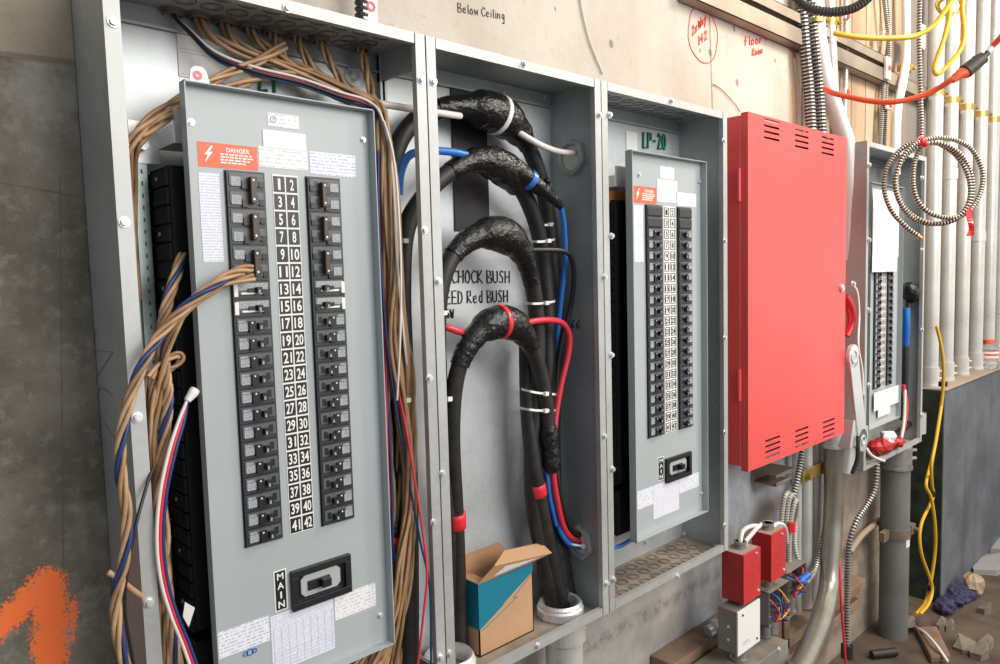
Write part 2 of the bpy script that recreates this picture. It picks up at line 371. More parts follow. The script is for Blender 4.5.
    c = n.mix(n.m_('MULTIPLY', n.m_('MULTIPLY', n.m_('SUBTRACT', 1., n.ss(d, .005, .04)), n.ss(fine, .4, .6)), .6), c, (.10, .085, .075))
    c = n.mix(n.m_('MULTIPLY', n.ss(fine, .62, .74), .45), c, (.14, .115, .09))
    # orange spray paint mark
    sp = None
    for a, b, w in ((xz(48, 582), xz(53, 676), .019), (xz(-12, 636), xz(45, 583), .015), (xz(73, 606), xz(72, 642), .0012)):
        d = n.m_('SUBTRACT', n.m_('ADD', n.seg(a, b), n.m_('MULTIPLY', n.m_('SUBTRACT', fine, .5), .03)), w)
        sp = d if sp is None else n.m_('MINIMUM', sp, d)
    spk = n.noise(330, 2)
    k = n.ss(n.m_('ADD', n.m_('SUBTRACT', 1., n.ss(sp, -.016, .022)), n.m_('MULTIPLY', n.m_('SUBTRACT', spk, .5), 1.5)), .35, .7)
    c = n.mix(k, c, (.95, .19, .045))
    n.L.new(c, n.b.inputs['Base Color']); n.b.inputs['Roughness'].default_value = .85
    bp = n.N.new('ShaderNodeBump'); bp.inputs['Strength'].default_value = .25; bp.inputs['Distance'].default_value = .01
    n.L.new(n.m_('ADD', blot, fine), bp.inputs['Height']); n.L.new(bp.outputs[0], n.b.inputs['Normal'])
    return n.m
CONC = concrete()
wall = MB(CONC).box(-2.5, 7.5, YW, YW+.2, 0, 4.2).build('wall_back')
struct(wall, 'bare concrete wall carrying the electrical enclosures')
b = MB(INK); e1 = Vector((1, 0, 0)); e3 = Vector((0, 0, 1)); OUT = (0, -1, 0)
def wtext(b, t, u0, v0, u1, v1, hpx, r):      # marker writing on the wall between two photo points on its baseline
    p, q = A(u0, v0, YW-.0004), A(u1, v1, YW-.0004); ex = (q-p).normalized()
    h = (A(u0, v0-hpx, YW)-A(u0, v0, YW)).length; w = sum(.45 if c in ' 1il' else .85 for c in t)
    sz = (q-p).length/w
    hand(b, t, p, ex, Vector((0, 0, 1))*(h/sz), sz, r, OUT)
wtext(b, 'Below Ceiling', 458, 12, 506, 20, 9, .0011)
b.build('marker_writing', wall, label='black marker writing on the upper concrete')
b = MB(INKR)
wtext(b, '2xWay', 692, 36, 707, 20, 9, .0022); wtext(b, '142', 698, 46, 708, 38, 9, .0022)
c0 = A(703, 35, YW-.0004); rx = (A(717, 35, YW)-c0).length; rz = (A(703, 63, YW)-c0).length
b.tube([c0+Vector((math.cos(t*.2618)*rx*(1+.05*math.sin(t)), 0, math.sin(t*.2618)*rz)) for t in range(24)], .0018, 5, closed=True)
wtext(b, 'floor>', 744, 46, 768, 42, 9, .0022); wtext(b, 'Room', 752, 56, 763, 53, 7, .0022)
b.build('marker_writing', wall, label='red marker writing with a drawn ring')
DIRT = mat('dusty_floor', (.105, .074, .052), .9, 0, .35, 7, .3, 40)
FL = MB(DIRT).box(-2.5, 7.5, -5, YW, -.05, 0).build('floor'); struct(FL, 'dusty brown concrete floor with debris', 'floor')
# concrete ledge on which the far conduits stand
def ledge():
    n = NT('painted_ledge'); bl = n.noise(3.3, 7, rough=.65); st = n.noise(1, 5, n.scale(6, 6, 1.2))
    c = n.mix(n.ss(bl, .3, .7), (.075, .088, .105), (.155, .17, .19)); c = n.mix(n.m_('MULTIPLY', n.ss(st, .5, .7), .6), c, (.07, .076, .085))
    c = n.mix(n.ss(n.Z, 1.001, 1.006), c, n.mix(bl, (.30, .23, .17), (.42, .33, .25)))
    n.L.new(c, n.b.inputs['Base Color']); n.b.inputs['Roughness'].default_value = .75; return n.m
LX = A(945, 395, 0).x
b = MB(ledge()).box(LX, 7.4, 0, YW-.001, .0, 1.0).box(LX-.005, 7.4, -.006, YW-.001, 1.0, 1.012)
o = b.build('concrete_ledge', bevel=.004); tag(o, 'grey concrete ledge under the row of far conduits', 'ledge')
MB(mat('dark_green_side', (.012, .022, .014), .7, 0, .8, 14)).box(LX-.012, LX, .002, YW-.003, .0, .995).build('side_board', o, label='dark green end face')
# ================================================================ ENCLOSURES
def bolt(parent, p, d=(0, -1, 0), k=1.0, mt=None):
    p = Vector(p); d = Vector(d); b = MB(mt or GB)
    b.cyl(p, p+d*.0018*k, .0072*k, 14); b.cyl(p+d*.0018*k, p+d*.0065*k, .0052*k, 6); b.cyl(p+d*.0065*k, p+d*.0072*k, .0036*k, 10)
    return b.build('screw', parent)
KO = mat('knockout_groove', (.10, .105, .10), .6, .3)
def knock(b, x, y, z, s=-1, r=.0165):
    b.ring((x, y, z), (0, 0, s), r-.0015, r, .0008, 20)
    b.ring((x, y, z), (0, 0, s), r*.62, r*.62+.0007, .0006, 16)
def enclosure(label, x0, x1, zt, zb, d, cutl=False, cutr=False, knt=(), knb=(), group='grey steel enclosures on the wall', bm=None, fl=.020):
    e = thing('panel_enclosure', label, 'enclosure', ((x0+x1)/2, d, zb), group)
    t = .002; bm = bm or G
    MB(bm).box(x0, x1, d-t, d, zb, zt).build('back_panel', e)
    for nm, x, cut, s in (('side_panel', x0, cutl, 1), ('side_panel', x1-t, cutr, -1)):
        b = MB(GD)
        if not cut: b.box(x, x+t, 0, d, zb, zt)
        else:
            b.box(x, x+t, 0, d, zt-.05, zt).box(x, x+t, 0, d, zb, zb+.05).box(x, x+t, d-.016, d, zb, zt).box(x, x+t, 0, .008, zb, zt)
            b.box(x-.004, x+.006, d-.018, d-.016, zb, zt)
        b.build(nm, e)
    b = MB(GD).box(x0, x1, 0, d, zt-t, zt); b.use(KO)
    for x, y in knt: knock(b, x, y, zt-t)
    b.build('top_plate', e)
    b = MB(mat('dusty_sheet', (.33, .27, .21), .75, .1, .25, 14)).box(x0, x1, 0, d, zb, zb+t); b.use(KO)
    for x, y in knb: knock(b, x, y, zb+t, 1)
    b.build('bottom_plate', e)
    # turned front flanges
    MB(FLG).box(x0, x0+fl, -.0025, 0, zb, zt).box(x0+fl-.002, x0+fl, 0, .010, zb, zt).build('front_flange', e)
    MB(FLG).box(x1-fl, x1, -.0025, 0, zb, zt).box(x1-fl, x1-fl+.002, 0, .010, zb, zt).build('front_flange', e)
    MB(FLG).box(x0+fl+.002, x1-fl-.002, -.002, 0, zt-.018, zt).box(x0+fl+.002, x1-fl-.002, 0, .010, zt-.018, zt-.016).build('front_flange', e)
    MB(FLG).box(x0+fl+.002, x1-fl-.002, -.002, 0, zb, zb+.018).box(x0+fl+.002, x1-fl-.002, 0, .010, zb+.016, zb+.018).build('front_flange', e)
    # ledge angle round the back corner
    MB(GD).box(x0+.003, x1-.003, d-.012, d-.0025, zt-.034, zt-.031).box(x0+.003, x1-.003, d-.0045, d-.0025, zt-.034, zt-.004).build('back_angle', e)
    return e
B1 = (0, .507); B2 = (.510, .983); B3 = (.986, 1.512); B4 = (2.4747, 3.1108)
ZT, ZB = T, T-1.1976; D1 = .147
kn1 = [(x, y) for x in [.136+.0395*i for i in range(9)] for y in (.088, .045)] + [(.413, .117)]
E1 = enclosure('leftmost grey steel enclosure full of tan wires', *B1, ZT, ZB, D1, cutr=True, knt=kn1)
E2 = enclosure('open enclosure with looped black cables and a cardboard box inside', *B2, ZT, ZB, D1, cutl=True)
kn3 = [(x, y) for x in [1.04+.046*i for i in range(10)] for y in (.115, .075, .035)]
E3 = enclosure('enclosure marked LP-20 in green, left of the red cabinet', *B3, ZT, ZB, D1, knt=kn3, knb=kn3)
E4 = enclosure('farthest grey enclosure, right of the red cabinet', *B4, T+.028, T-1.174, D1, bm=GD)
for e, pts in ((E1, ((113, 22), (124, 222), (137, 417), (149, 602), (421, 80), (424, 230), (429, 378), (433, 522), (440, 657))),
               (E2, ((433, 82), (438, 281), (442, 473), (449, 653), (599, 115), (604, 277), (604, 436), (606, 583))),
               (E3, ((609, 115), (611, 236), (611, 355), (612, 469), (613, 579), (723, 141), (724, 241), (724, 338), (724, 432), (724, 525)))):
    for u, v in pts: bolt(e, A(u, v, -.0025))
for e, pts in ((E4, ((868, 165), (868, 240), (868, 310), (868, 385), (921, 178), (921, 250), (921, 330), (921, 415))),):
    for u, v in pts: bolt(e, A(u, v, -.0025), k=1.4)
bolt(E1, A(287, 8, -.002)); bolt(E2, A(524, 64, -.002)); bolt(E3, A(671, 101, -.002)); bolt(E2, A(537, 645, -.002)); bolt(E3, A(677, 576, -.002))
for e, pts in ((E1, ((369, 86),)), (E2, ((543, 98), (555, 98), (502, 93), (531, 131), (386, 123))), (E3, ((647, 117), (672, 147), (694, 532)))):
    for u, v in pts: bolt(e, A(u, v, D1-.0022), k=.9)
for u, v in ((668, 527), (645, 542), (684, 534), (716, 546)):
    q_ = AZ(u, v, ZB+.003)
    if q_.y < .135 and q_.x < B3[1]-.01: bolt(E3, q_, d=(0, 0, 1))
    elif A(u, v, D1-.0022).x < B3[1]-.01: bolt(E3, A(u, v, D1-.0022))
    else: bolt(E3, AX(u, v, B3[1]-.0022), d=(-1, 0, 0))
# round washer plate on the back of the first enclosure
p = A(353, 77, D1-.0025); b = MB(GB).cyl(p, p+Vector((0, -.004, 0)), .018, 24); b.cyl(p+Vector((0, -.004, 0)), p+Vector((0, -.020, 0)), .0085, 6); b.build('mounting_washer', E1, bevel=.0006)
HUB = mat('hub_casting', (.42, .44, .43), .5, .25, .1, 40)
# hexagonal conduit hubs through the right side of the second enclosure
for (u, v, rr) in ((572, 158, .036), (581, 542, .036)):
    c = AX(u, v, B2[1]-.0025); b = MB(HUB)
    pts = [(math.cos(PI/3*i+.3)*rr*1.18, math.sin(PI/3*i+.3)*rr*1.18) for i in range(6)]
    N_ = 36; vs = []
    for i in range(N_):
        t_ = 2*PI*i/N_; k_ = (t_-.3) % (PI/3); R_ = rr*1.18*math.cos(PI/6)/math.cos(k_-PI/6)
        for r_, dx in ((R_, 0), (R_, -.010), (rr*.86, -.012), (rr*.78, -.004), (rr*.78, .03)):
            vs.append((c.x+dx, c.y+r_*math.cos(t_), c.z+r_*math.sin(t_)))
    fs = [(i*5+j, i*5+j+1, ((i+1) % N_)*5+j+1, ((i+1) % N_)*5+j) for i in range(N_) for j in range(4)]
    b.add(vs, fs, False); b.use(mat('lit_interior_disc', (.85, .78, .69), .5, 0)).cyl(c+Vector((-.0005, 0, 0)), c+Vector((.0012, 0, 0)), rr*.77, 24)  # pale disc in place of the lit interior beyond the hub
    b.build('conduit_hub', E2)
b = MB(INK)
def btext(b, t, u0, v0, u1, v1, hpx, r, y):
    p, q = A(u0, v0, y), A(u1, v1, y); h = (A(u0, v0-hpx, y)-p).length; w = sum(.45 if c in ' 1il' else .85 for c in t)
    sz = (q-p).length/w; hand(b, t, p, (q-p).normalized(), Vector((0, 0, 1))*(h/sz), sz, r, OUT)
btext(b, 'CHOCK BUSH', 452, 283, 511, 283, 13, .0015, D1-.003); btext(b, 'FEED Red BUSH', 440, 304, 509, 302, 13, .0015, D1-.003); btext(b, '8W', 447, 318, 454, 318, 9, .0015, D1-.003)
b.build('marker_writing', E2, label='black marker writing CHOCK BUSH, FEED RED BUSH')
b = MB(INK); p = AX(571, 328, B2[1]-.0025); hand(b, '66', p, (0, -1, 0), (0, 0, 1), .019, .0013, (-1, 0, 0)); b.build('marker_writing', E2)
b = MB(INKG); btext(b, 'LP-20', 643, 148, 667, 150, 16, .003, D1-.0048); b.build('marker_writing', E3, label='green marker writing LP-20')
b = MB(INKG); hand(b, 'L1', A(259, 90, D1-.004), (1, 0, 0), (0, 0, 1), .026, .003, OUT); b.build('marker_writing', E1, label='green marker writing behind the wires')
b = MB(PAPER).box(*[A(u, 141, D1-.003).x for u in (626, 637)], D1-.004, D1-.0025, A(630, 150, D1).z, A(630, 132, D1).z); b.build('paper_sticker', E3)
p, q = A(176, 26, D1-.003), A(252, 88, D1-.003)
b = MB(PAPER).box(p.x, q.x, D1-.004, D1-.0026, q.z, p.z); b.use(mat('label_rule', (.55, .58, .62), .6))
for (x0, x1, z) in ((.03, .97, .95), (.03, .97, .57), (.03, .97, .50), (.03, .97, .06)): b.box(p.x+(q.x-p.x)*x0, p.x+(q.x-p.x)*x1, D1-.0044, D1-.004, q.z+(p.z-q.z)*z-.0005, q.z+(p.z-q.z)*z+.0005)
b.use(PRTS).box(p.x+(q.x-p.x)*.4, p.x+(q.x-p.x)*.9, D1-.0044, D1-.004, q.z+(p.z-q.z)*.64, q.z+(p.z-q.z)*.86); b.build('paper_sticker', E1, label='white ruled paper label behind the wires')
# black neoprene strip behind the loops
p, q = A(450, 86, D1-.003), A(489, 232, D1-.003)
MB(BACKDARK).box(p.x, q.x, D1-.006, D1-.0022, q.z, p.z).build('neoprene_strip', E2)
# faint marks scratched on the outside of the first enclosure's side
b = MB(mat('pencil_mark', (.18, .18, .18), .6)); f = lambda u, v: AX(u, v, -.0006)
b.tube([f(96, 330), f(93, 350), f(113, 352), f(98, 375)], .0006, 4); b.tube(spline([f(112, 395), f(100, 388), f(98, 410), f(116, 440)]), .0006, 4); b.build('marker_writing', E1)
# ================================================================ PANELBOARDS
RAIL = galv('rail_zinc', (.42, .50, .49), .3, .7)
YF = .018                                  # depth of the dead-front's face
def sticker(parent, name, tl, br, m, y=YF, rr=.0006, **kw):
    p, q = A(*tl, y), A(*br, y); b = MB(m).box(p.x, q.x, y-rr, y, q.z, p.z)
    return b, p.x, q.x, q.z, p.z
def breaker(kind, mir, x, z, parent, sc=1.0, w=.059, ph=.0265):
    mx = (lambda a: x+w-a*w/.059) if mir else (lambda a: x+a*w/.059)
    def bx(b, a0, a1, y0, y1, z0, z1): b.box(mx(a0), mx(a1), y0, y1, z+z0, z+z1)
    n = 2 if kind == 'double' else 1
    b = MB(BRK); bx(b, 0, .059, .0125, .05, -ph*n+.0008, 0)
    if kind == 'blank':
        bx(b, .002, .057, .0105, .0125, -ph*n+.003, -.003); return b.build('filler_plate', parent, bevel=.0012)
    for k in range(n):
        o = -ph*k
        b.use(BRK2)
        bx(b, .003, .056, .0112, .0125, o-.0195, o-.0022)
        if kind == 'double':
            b.use(GLBL); bx(b, .005, .020, .0104, .0112, o-.021, o-.0075)
            b.use(BLK); bx(b, .021, .030, .009, .0112, o-.0245, o-.0135); bx(b, .041, .0465, .0106, .0112, o-.0175, o-.006); bx(b, .0485, .056, .0098, .0112, o-.0215, o-.0125)
        elif kind == 'silver':
            b.use(GLBL); bx(b, .004, .054, .0104, .0112, o-.0135, o-.003)
            b.use(WHT); bx(b, .001, .007, .0102, .0125, o-.0225, o-.004); bx(b, .012, .045, .0103, .0112, o-.0195, o-.0165)
            b.use(BLK); bx(b, .022, .044, .0085, .0112, o-.0165, o-.0105); bx(b, .046, .055, .0098, .0112, o-.022, o-.0125)
        else:
            b.use(GLBL); bx(b, .005, .019, .0104, .0112, o-.0205, o-.0085); bx(b, .005, .017, .0104, .0112, o-.0075, o-.0045)
            b.use(BLK); bx(b, .021, .0315, .008, .0112, o-.0225, o-.006); bx(b, .045, .0515, .0106, .0112, o-.0165, o-.0055)
            b.use(WHT); b.cyl((mx(.0255), .0081, z+o-.0085), (mx(.0255), .0074, z+o-.0085), .0014, 8)
    o_ = b.build('circuit_breaker', parent)
    t = MB(BROWN if kind == 'double' else BLK)
    if kind == 'double':
        bx(t, .0315, .0395, .0005, .0125, -.0455, -.0075); t.use(WHT)
        for zz in (-.0125, -.040): t.cyl((mx(.0355), .0006, z+zz), (mx(.0355), -.0002, z+zz), .0017, 8)
        t.build('handle_tie', o_, bevel=.0008)
    else:
        bx(t, .034, .042, .0025, .0125, -.0185, -.009); t.use(GLBL); bx(t, .0355, .0385, .0018, .004, -.018, -.013)
        t.build('toggle', o_)
    return o_
def panelboard(label, x0, x1, zt, zb, cols, rows, zr, ph, strip, group='dead-front panelboards', copper=False):
    pb = thing('panelboard', label, 'panelboard', ((x0+x1)/2, .13, zb), group)
    b = MB(PG).box(x0, x1, YF, YF+.0016, zb, zt)
    b.box(x0, x0+.0016, 0, YF, zb, zt).box(x1-.0016, x1, 0, YF, zb, zt).box(x0, x1, 0, YF, zt-.0016, zt).box(x0, x1, 0, YF, zb, zb+.0016)
    b.build('cover_plate', pb)
    for c, mir in ((cols[0], False), (cols[1], True)):
        proto = {}; row = 0
        for kind in rows:
            z = zr-row*ph
            if kind not in proto: proto[kind] = (breaker(kind, mir, c[0], z, pb, w=c[1]-c[0], ph=ph), z)
            else: duppart(proto[kind][0], pb, (0, 0, z-proto[kind][1]))
            row += 2 if kind == 'double' else 1
        MB(BLK).box(c[0]-.0016, c[1]+.0016, .0165, .0175, zr-21*ph-.001, zr+.002).build('opening_edge', pb)
    # numbered strip
    s0, s1, big = strip; w = (s1-s0)/2; b = MB(WHT).box(s0, s1, YF-.0007, YF, zr-21*ph, zr+.001)
    for r in range(21):
        for k in range(2):
            n_ = str(2*r+k+1); xa = s0+w*k; za = zr-ph*r
            if big:
                b.use(BLK).box(xa+w*.06, xa+w*.94, YF-.0011, YF-.0007, za-ph*.95, za-ph*.06)
                tw = w*(.30 if len(n_) == 1 else .66); tw = w*.2 if n_ == '1' else tw
                b.use(WHT).text(n_, xa+w/2-tw/2, za-ph*.83, xa+w/2+tw/2, za-ph*.19, YF-.0014)
            else:
                tw = w*.34 if len(n_) == 1 else w*.6
                for (a0, a1, c0, c1) in ((.1, .9, .86, .93), (.1, .9, .08, .15), (.1, .2, .08, .93), (.8, .9, .08, .93)):
                    b.use(BLK).box(xa+w*a0, xa+w*a1, YF-.0011, YF-.0007, za-ph*c1, za-ph*c0)
                b.use(BLK).text(n_, xa+w/2-tw/2, za-ph*.76, xa+w/2+tw/2, za-ph*.26, YF-.0012)
    b.build('number_strip', pb)
    # bus interior behind the cover
    i0, i1 = x0-.012, x1-.03
    b = MB(BUS).box(i0, i1, .045, .125, zt-.79, zt-.11)
    for k in range(26): z = zt-.115-k*.0262; b.box(i0-.004, i0, .048, .122, z-.0225, z)
    b.use(GLBL)
    for k in range(0, 26, 3): b.cyl((i0-.004, .085, zt-.126-k*.0262), (i0-.0055, .085, zt-.126-k*.0262), .003, 8)
    b.build('bus_block', pb)
    b = MB(GB).box(i0+.01, i1, .05, .115, zt-.078, zt-.052).box(i0-.03, i0+.01, .11, .114, zt-.10, zt-.04)
    b.cyl((i0-.016, .11, zt-.075), (i0-.016, .095, zt-.075), .009, 6).box(i0+.012, i0+.05, .046, .05, zt-.078, zt-.03); b.build('lug_bracket', pb)
    MB(BUS).box(i0, i1, .05, .12, zt-.92, zt-.81).build('main_lug_block', pb)
    MB(GB).box(i0+.004, i1, .052, .115, zt-.86, zt-.825).build('lug_bracket', pb)
    if copper: MB(COPPER).box(i0-.035, i1, .055, .10, zt-.118, zt-.088).build('copper_bar', pb, label='orange copper bar')
    for rx in (x0-.05, x1+.04):
        b = MB(RAIL).box(rx+.014, rx+.030, .112, .116, zt-.79, zt-.06).box(rx+.0015, rx+.008, .109, .118, zt-.79, zt-.06).box(rx+.012, rx+.014, .112, .13, zt-.79, zt-.06).box(rx-.004, rx, .118, .140, zt-.79, zt-.06).box(rx-.004, rx+.014, .138, .140, zt-.79, zt-.06).box(rx+.010, rx+.014, .118, .14, zt-.79, zt-.06)
        b.use(KO)
        for k in range(40): b.box(rx-.0018, rx+.001, .1374, .138, zt-.08-k*.0175, zt-.074-k*.0175).box(rx+.021, rx+.0235, .1114, .112, zt-.08-k*.0175, zt-.074-k*.0175)
        b.build('mounting_rail', pb)
    return pb
def danger(pb, tl, br, k):
    b, xa, xb, za, zb_ = sticker(pb, 'danger_sticker', tl, br, ORS); w = xb-xa; h = zb_-za
    b.use(WHT)
    b.prism([(xa+w*.22, za+h*.88), (xa+w*.10, za+h*.50), (xa+w*.155, za+h*.50), (xa+w*.10, za+h*.16), (xa+w*.24, za+h*.62), (xa+w*.18, za+h*.62), (xa+w*.25, za+h*.86)], YF-.001, YF-.0006)
    b.text('DANGER', xa+w*.46, za+h*.66, xa+w*.86, za+h*.85, YF-.001)
    for i, (a0, a1) in enumerate(((.36, .90), (.36, .94), (.36, .86), (.36, .80))):
        x = xa+w*a0; z = za+h*(.54-i*.115)
        while x < xa+w*a1-.004:
            l = random.uniform(.004, .009)*k; b.box(x, min(x+l, xa+w*a1), YF-.001, YF-.0006, z, z+h*.06); x += l+.0014
    b.build('danger_sticker', pb, label='orange DANGER sticker with a white lightning bolt')
def main_breaker(pb, tl, br, k=1.0):
    p, q = A(*tl, YF), A(*br, YF); x0, x1, z0, z1 = p.x, q.x, q.z, p.z; w = x1-x0; h = z1-z0
    b = MB(BLK)
    fx = .10*w; fz = .17*h
    b.box(x0, x1, .010, .019, z1-fz, z1).box(x0, x1, .010, .019, z0, z0+fz).box(x0, x0+fx, .010, .019, z0+fz, z1-fz).box(x1-fx, x1, .010, .019, z0+fz, z1-fz)
    b.box(x0+fx, x1-fx, .0178, .0188, z0+fz, z1-fz)
    o = b.build('main_breaker', pb, bevel=.0012)
    b = MB(LCD); c = .1*h
    a0, a1, c0, c1 = x0+.15*w, x1-.18*w, z0+.26*h, z1-.2*h
    b.prism([(a0+c, c0), (a1-c, c0), (a1, c0+c), (a1, c1-c), (a1-c, c1), (a0+c, c1), (a0, c1-c), (a0, c0+c)], .0135, .0178); 
    b.build('switch_bezel', o, bevel=.001)
    b = MB(BLK).box(a0+.16*(a1-a0), a1-.28*(a1-a0), .0115, .0135, c0+.25*(c1-c0), c1-.28*(c1-c0)).box(a0+.45*(a1-a0), a1-.33*(a1-a0), .000, .0135, c0+.3*(c1-c0), c1-.3*(c1-c0)); b.build('toggle', o, bevel=.0015)
def main_tag(pb, tl, br):
    b, xa, xb, za, zb_ = sticker(pb, 'name_plate', tl, br, WHT); w = xb-xa; h = zb_-za
    b.use(BLK).box(xa+w*.1, xb-w*.1, YF-.001, YF-.0006, za+h*.03, zb_-h*.03); b.use(WHT)
    for i, ch in enumerate('MAIN'):
        tw = w*(.5 if ch != 'I' else .13); z = zb_-h*(.07+.23*i)
        b.text(ch, xa+w/2-tw/2, z-h*.165, xa+w/2+tw/2, z, YF-.0013)
    b.build('name_plate', pb, label='black plate lettered MAIN')
def paper(pb, tl, br, m=None, nm='paper_sticker', y=YF):
    b = sticker(pb, nm, tl, br, m or PRT, y)[0]; return b
S1 = ['double']*3+['silver']*2+['single']*13
P1 = panelboard('large grey panelboard nearest the camera, numbered 1 to 42', .0959, .3999, T-.1407, T-1.052, ((.1525, .2100), (.2803, .3375)), S1, T-.2572, .02655, (.2245, .2660, True))
danger(P1, (197, 141), (258, 171), 1)
paper(P1, (198, 172), (224, 262), PRTF).build('paper_sticker', P1)
b, xa, xb, za, zb_ = sticker(P1, '', (267, 112), (299, 130), PRTS); b.use(mat('print_blue', (.30, .32, .55), .5)); b.ring((xa+.009, YF-.0006, zb_-.010), (0, -1, 0), .004, .0052, .0005, 18); b.box(xa+.0085, xa+.0095, YF-.001, YF-.0006, zb_-.013, zb_-.007)
b.build('paper_sticker', P1, label='pale sticker with a small ring mark')
MB(WHT).box(A(262, 129, YF).x, A(306, 147, YF).x, YF-.0012, YF, A(262, 147, YF).z, A(262, 129, YF).z).build('paper_sticker', P1, bevel=.001)
paper(P1, (258, 146), (308, 171), PRTS).build('paper_sticker', P1)
paper(P1, (309, 151), (356, 178), PRT).build('paper_sticker', P1)
main_tag(P1, (273, 572), (288, 608)); main_breaker(P1, (289.5, 571.5), (350, 590))
paper(P1, (215, 634), (270, 640)).build('paper_sticker', P1)
b, xa, xb, za, zb_ = sticker(P1, '', (270, 617), (335, 648), PRTF); b.use(mat('print_blue_line', (.45, .48, .66), .5))
for i in range(9): x = xa+(xb-xa)*(.04+.115*i); b.box(x, x+.0004, YF-.0009, YF-.0006, za+.004, zb_-.022)
for i in range(5): z = za+.005+i*.006; b.box(xa+.002, xb-.002, YF-.0009, YF-.0006, z, z+.0004)
b.build('paper_sticker', P1, label='white sticker with a printed table')
paper(P1, (334, 597), (376, 605), PRTS).build('paper_sticker', P1); paper(P1, (342, 620), (375, 607), PRT).build('paper_sticker', P1)
c = A(250, 652, YF); b = MB(WBB).ring((c.x, YF-.0005, c.z), (0, -1, 0), .004, .0055, .0006, 20); b.ring((c.x-.007, YF-.0005, c.z), (0, -1, 0), .0025, .004, .0006, 16); b.ring((c.x+.007, YF-.0005, c.z), (0, -1, 0), .0025, .004, .0006, 16); b.build('emblem_sticker', P1, label='small blue ring emblem')
for u, v in ((191, 122), (363, 140), (380, 615)): bolt(P1, A(u, v, YF-.0005), k=.7)
# white tag with a red spot behind the cover's top edge
p = A(200, 83, .03); b = MB(WHT)
b.prism([(p.x-.016, p.z-.015), (p.x+.018, p.z-.015), (p.x+.010, p.z+.018), (p.x+.004, p.z+.023), (p.x-.006, p.z+.023), (p.x-.012, p.z+.018)], .03, .032)
b.use(TR).ring((p.x-.003, .03, p.z+.010), (0, -1, 0), .0022, .0065, .0008, 18)
o = b.build('warning_tag'); tag(o, 'white tag with a red spot behind the top edge of the near panel cover', 'tag')
S3 = ['blank']*2+['single']*19
P3 = panelboard('grey panelboard under the green LP-20 mark, with two blank rows on top', 1.0960, 1.4148, T-.1376, T-1.0651, ((1.1690, 1.2330), (1.3035, 1.3620)), S3, T-.2585, .0270, (1.2435, 1.2945, False), copper=True)
danger(P3, (633.5, 185.5), (656.5, 204.5), 1.6)
paper(P3, (633.5, 205), (643.5, 262), PRTF).build('paper_sticker', P3)
paper(P3, (660, 166), (674, 180), PRTS).build('paper_sticker', P3); MB(WHT).box(A(657, 179, YF).x, A(677, 190, YF).x, YF-.001, YF, A(657, 190, YF).z, A(657, 179, YF).z).build('paper_sticker', P3)
paper(P3, (657, 189), (676, 203), PRTS).build('paper_sticker', P3); paper(P3, (677, 192), (696, 207), PRT).build('paper_sticker', P3)
main_tag(P3, (657.5, 458), (664, 479)); main_breaker(P3, (664.5, 459), (689.5, 474))
paper(P3, (637, 492), (653, 504)).build('paper_sticker', P3); paper(P3, (653, 486), (679, 509), PRTF).build('paper_sticker', P3); paper(P3, (679, 479), (699, 486), PRT).build('paper_sticker', P3)
for u, v in ((699, 182), (701, 493), (639, 175)): bolt(P3, A(u, v, YF-.0005), k=.7)
P4 = panelboard('distant narrow panelboard with a white sheet hanging over its top', 2.530, 2.860, T-.113, T-1.030, ((2.608, 2.668), (2.742, 2.800)), ['single']*21, T-.331, .0265, (2.680, 2.730, False))
p, q = A(873, 189, -.004), A(898, 257, -.004)
o = MB(PRTS).box(p.x, q.x, -.0052, -.004, q.z, p.z).build('paper_sheet', P4, label='white paper sheet taped to the cover')
MB(PAPER).box(p.x-.005, q.x-.02, -.0066, -.0054, q.z-.055, q.z+.004).build('paper_sheet', P4)
paper(P4, (874, 393), (899, 402), PRTS, y=.009).build('paper_sticker', P4); paper(P4, (878, 402), (890, 413), PRTS, y=.0099).build('paper_sticker', P4)
# ================================================================ RED CABINET
xa, xb, za, zb_ = 1.5914, 2.2516, T-.9901, T+.0103
rc = thing('red_cabinet', 'tall red steel cabinet with slotted vents between the grey enclosures', 'cabinet', ((xa+xb)/2, .14, za))
MB(RED).box(xa-.002, xb-.004, .002, .147, za+.012, zb_-.006).build('body', rc, bevel=.002)
slots = []
for (cu, cv, top) in ((772, 130, 1), (802, 139, 1), (828, 146, 1), (773, 447, 0), (802, 437, 0), (829, 428, 0)):
    p = A(cu, cv, -.0205)
    for k in range(4): slots.append((p.x-.046, p.x+.046, p.z+(1.5-k)*.0165-.003, p.z+(1.5-k)*.0165+.003))
# door skin with real slots: strips between them
def slotted(b, x0, x1, z0, z1, y0, y1, sl):
    zs = sorted({z0, z1} | {s[2] for s in sl} | {s[3] for s in sl})
    for a, c in zip(zs, zs[1:]):
        row = sorted(s for s in sl if s[2] <= a+1e-6 and s[3] >= c-1e-6); x = x0
        for s in row: b.box(x, s[0], y0, y1, a, c); x = s[1]
        b.box(x, x1, y0, y1, a, c)
b = MB(RED); slotted(b, xa, xb, za, zb_, -.020, -.0185, slots)
b.box(xa, xa+.0015, -.0185, .001, za, zb_).box(xb-.0015, xb, -.0185, .001, za, zb_).box(xa, xb, -.0185, .001, zb_-.0015, zb_).box(xa, xb, -.0185, .001, za, za+.0015)
dr = b.build('door', rc)
MB(mat('dark_vent', (.05, .004, .005), .8)).box(xa+.02, xb-.02, -.010, -.009, za+.02, zb_-.02).build('inner_liner', dr)
for v in (185, 385):
    p = AX(741, v, xa-.002); b = MB(RED).cyl((xa-.006, .004, p.z-.045), (xa-.006, .004, p.z+.045), .006, 10); b.build('hinge', dr)
p = A(841, 288, -.020); b = MB(GB).cyl(p, p+Vector((0, -.006, 0)), .013, 18); b.cyl(p+Vector((0, -.006, 0)), p+Vector((0, -.009, 0)), .008, 14); b.build('lock', dr)
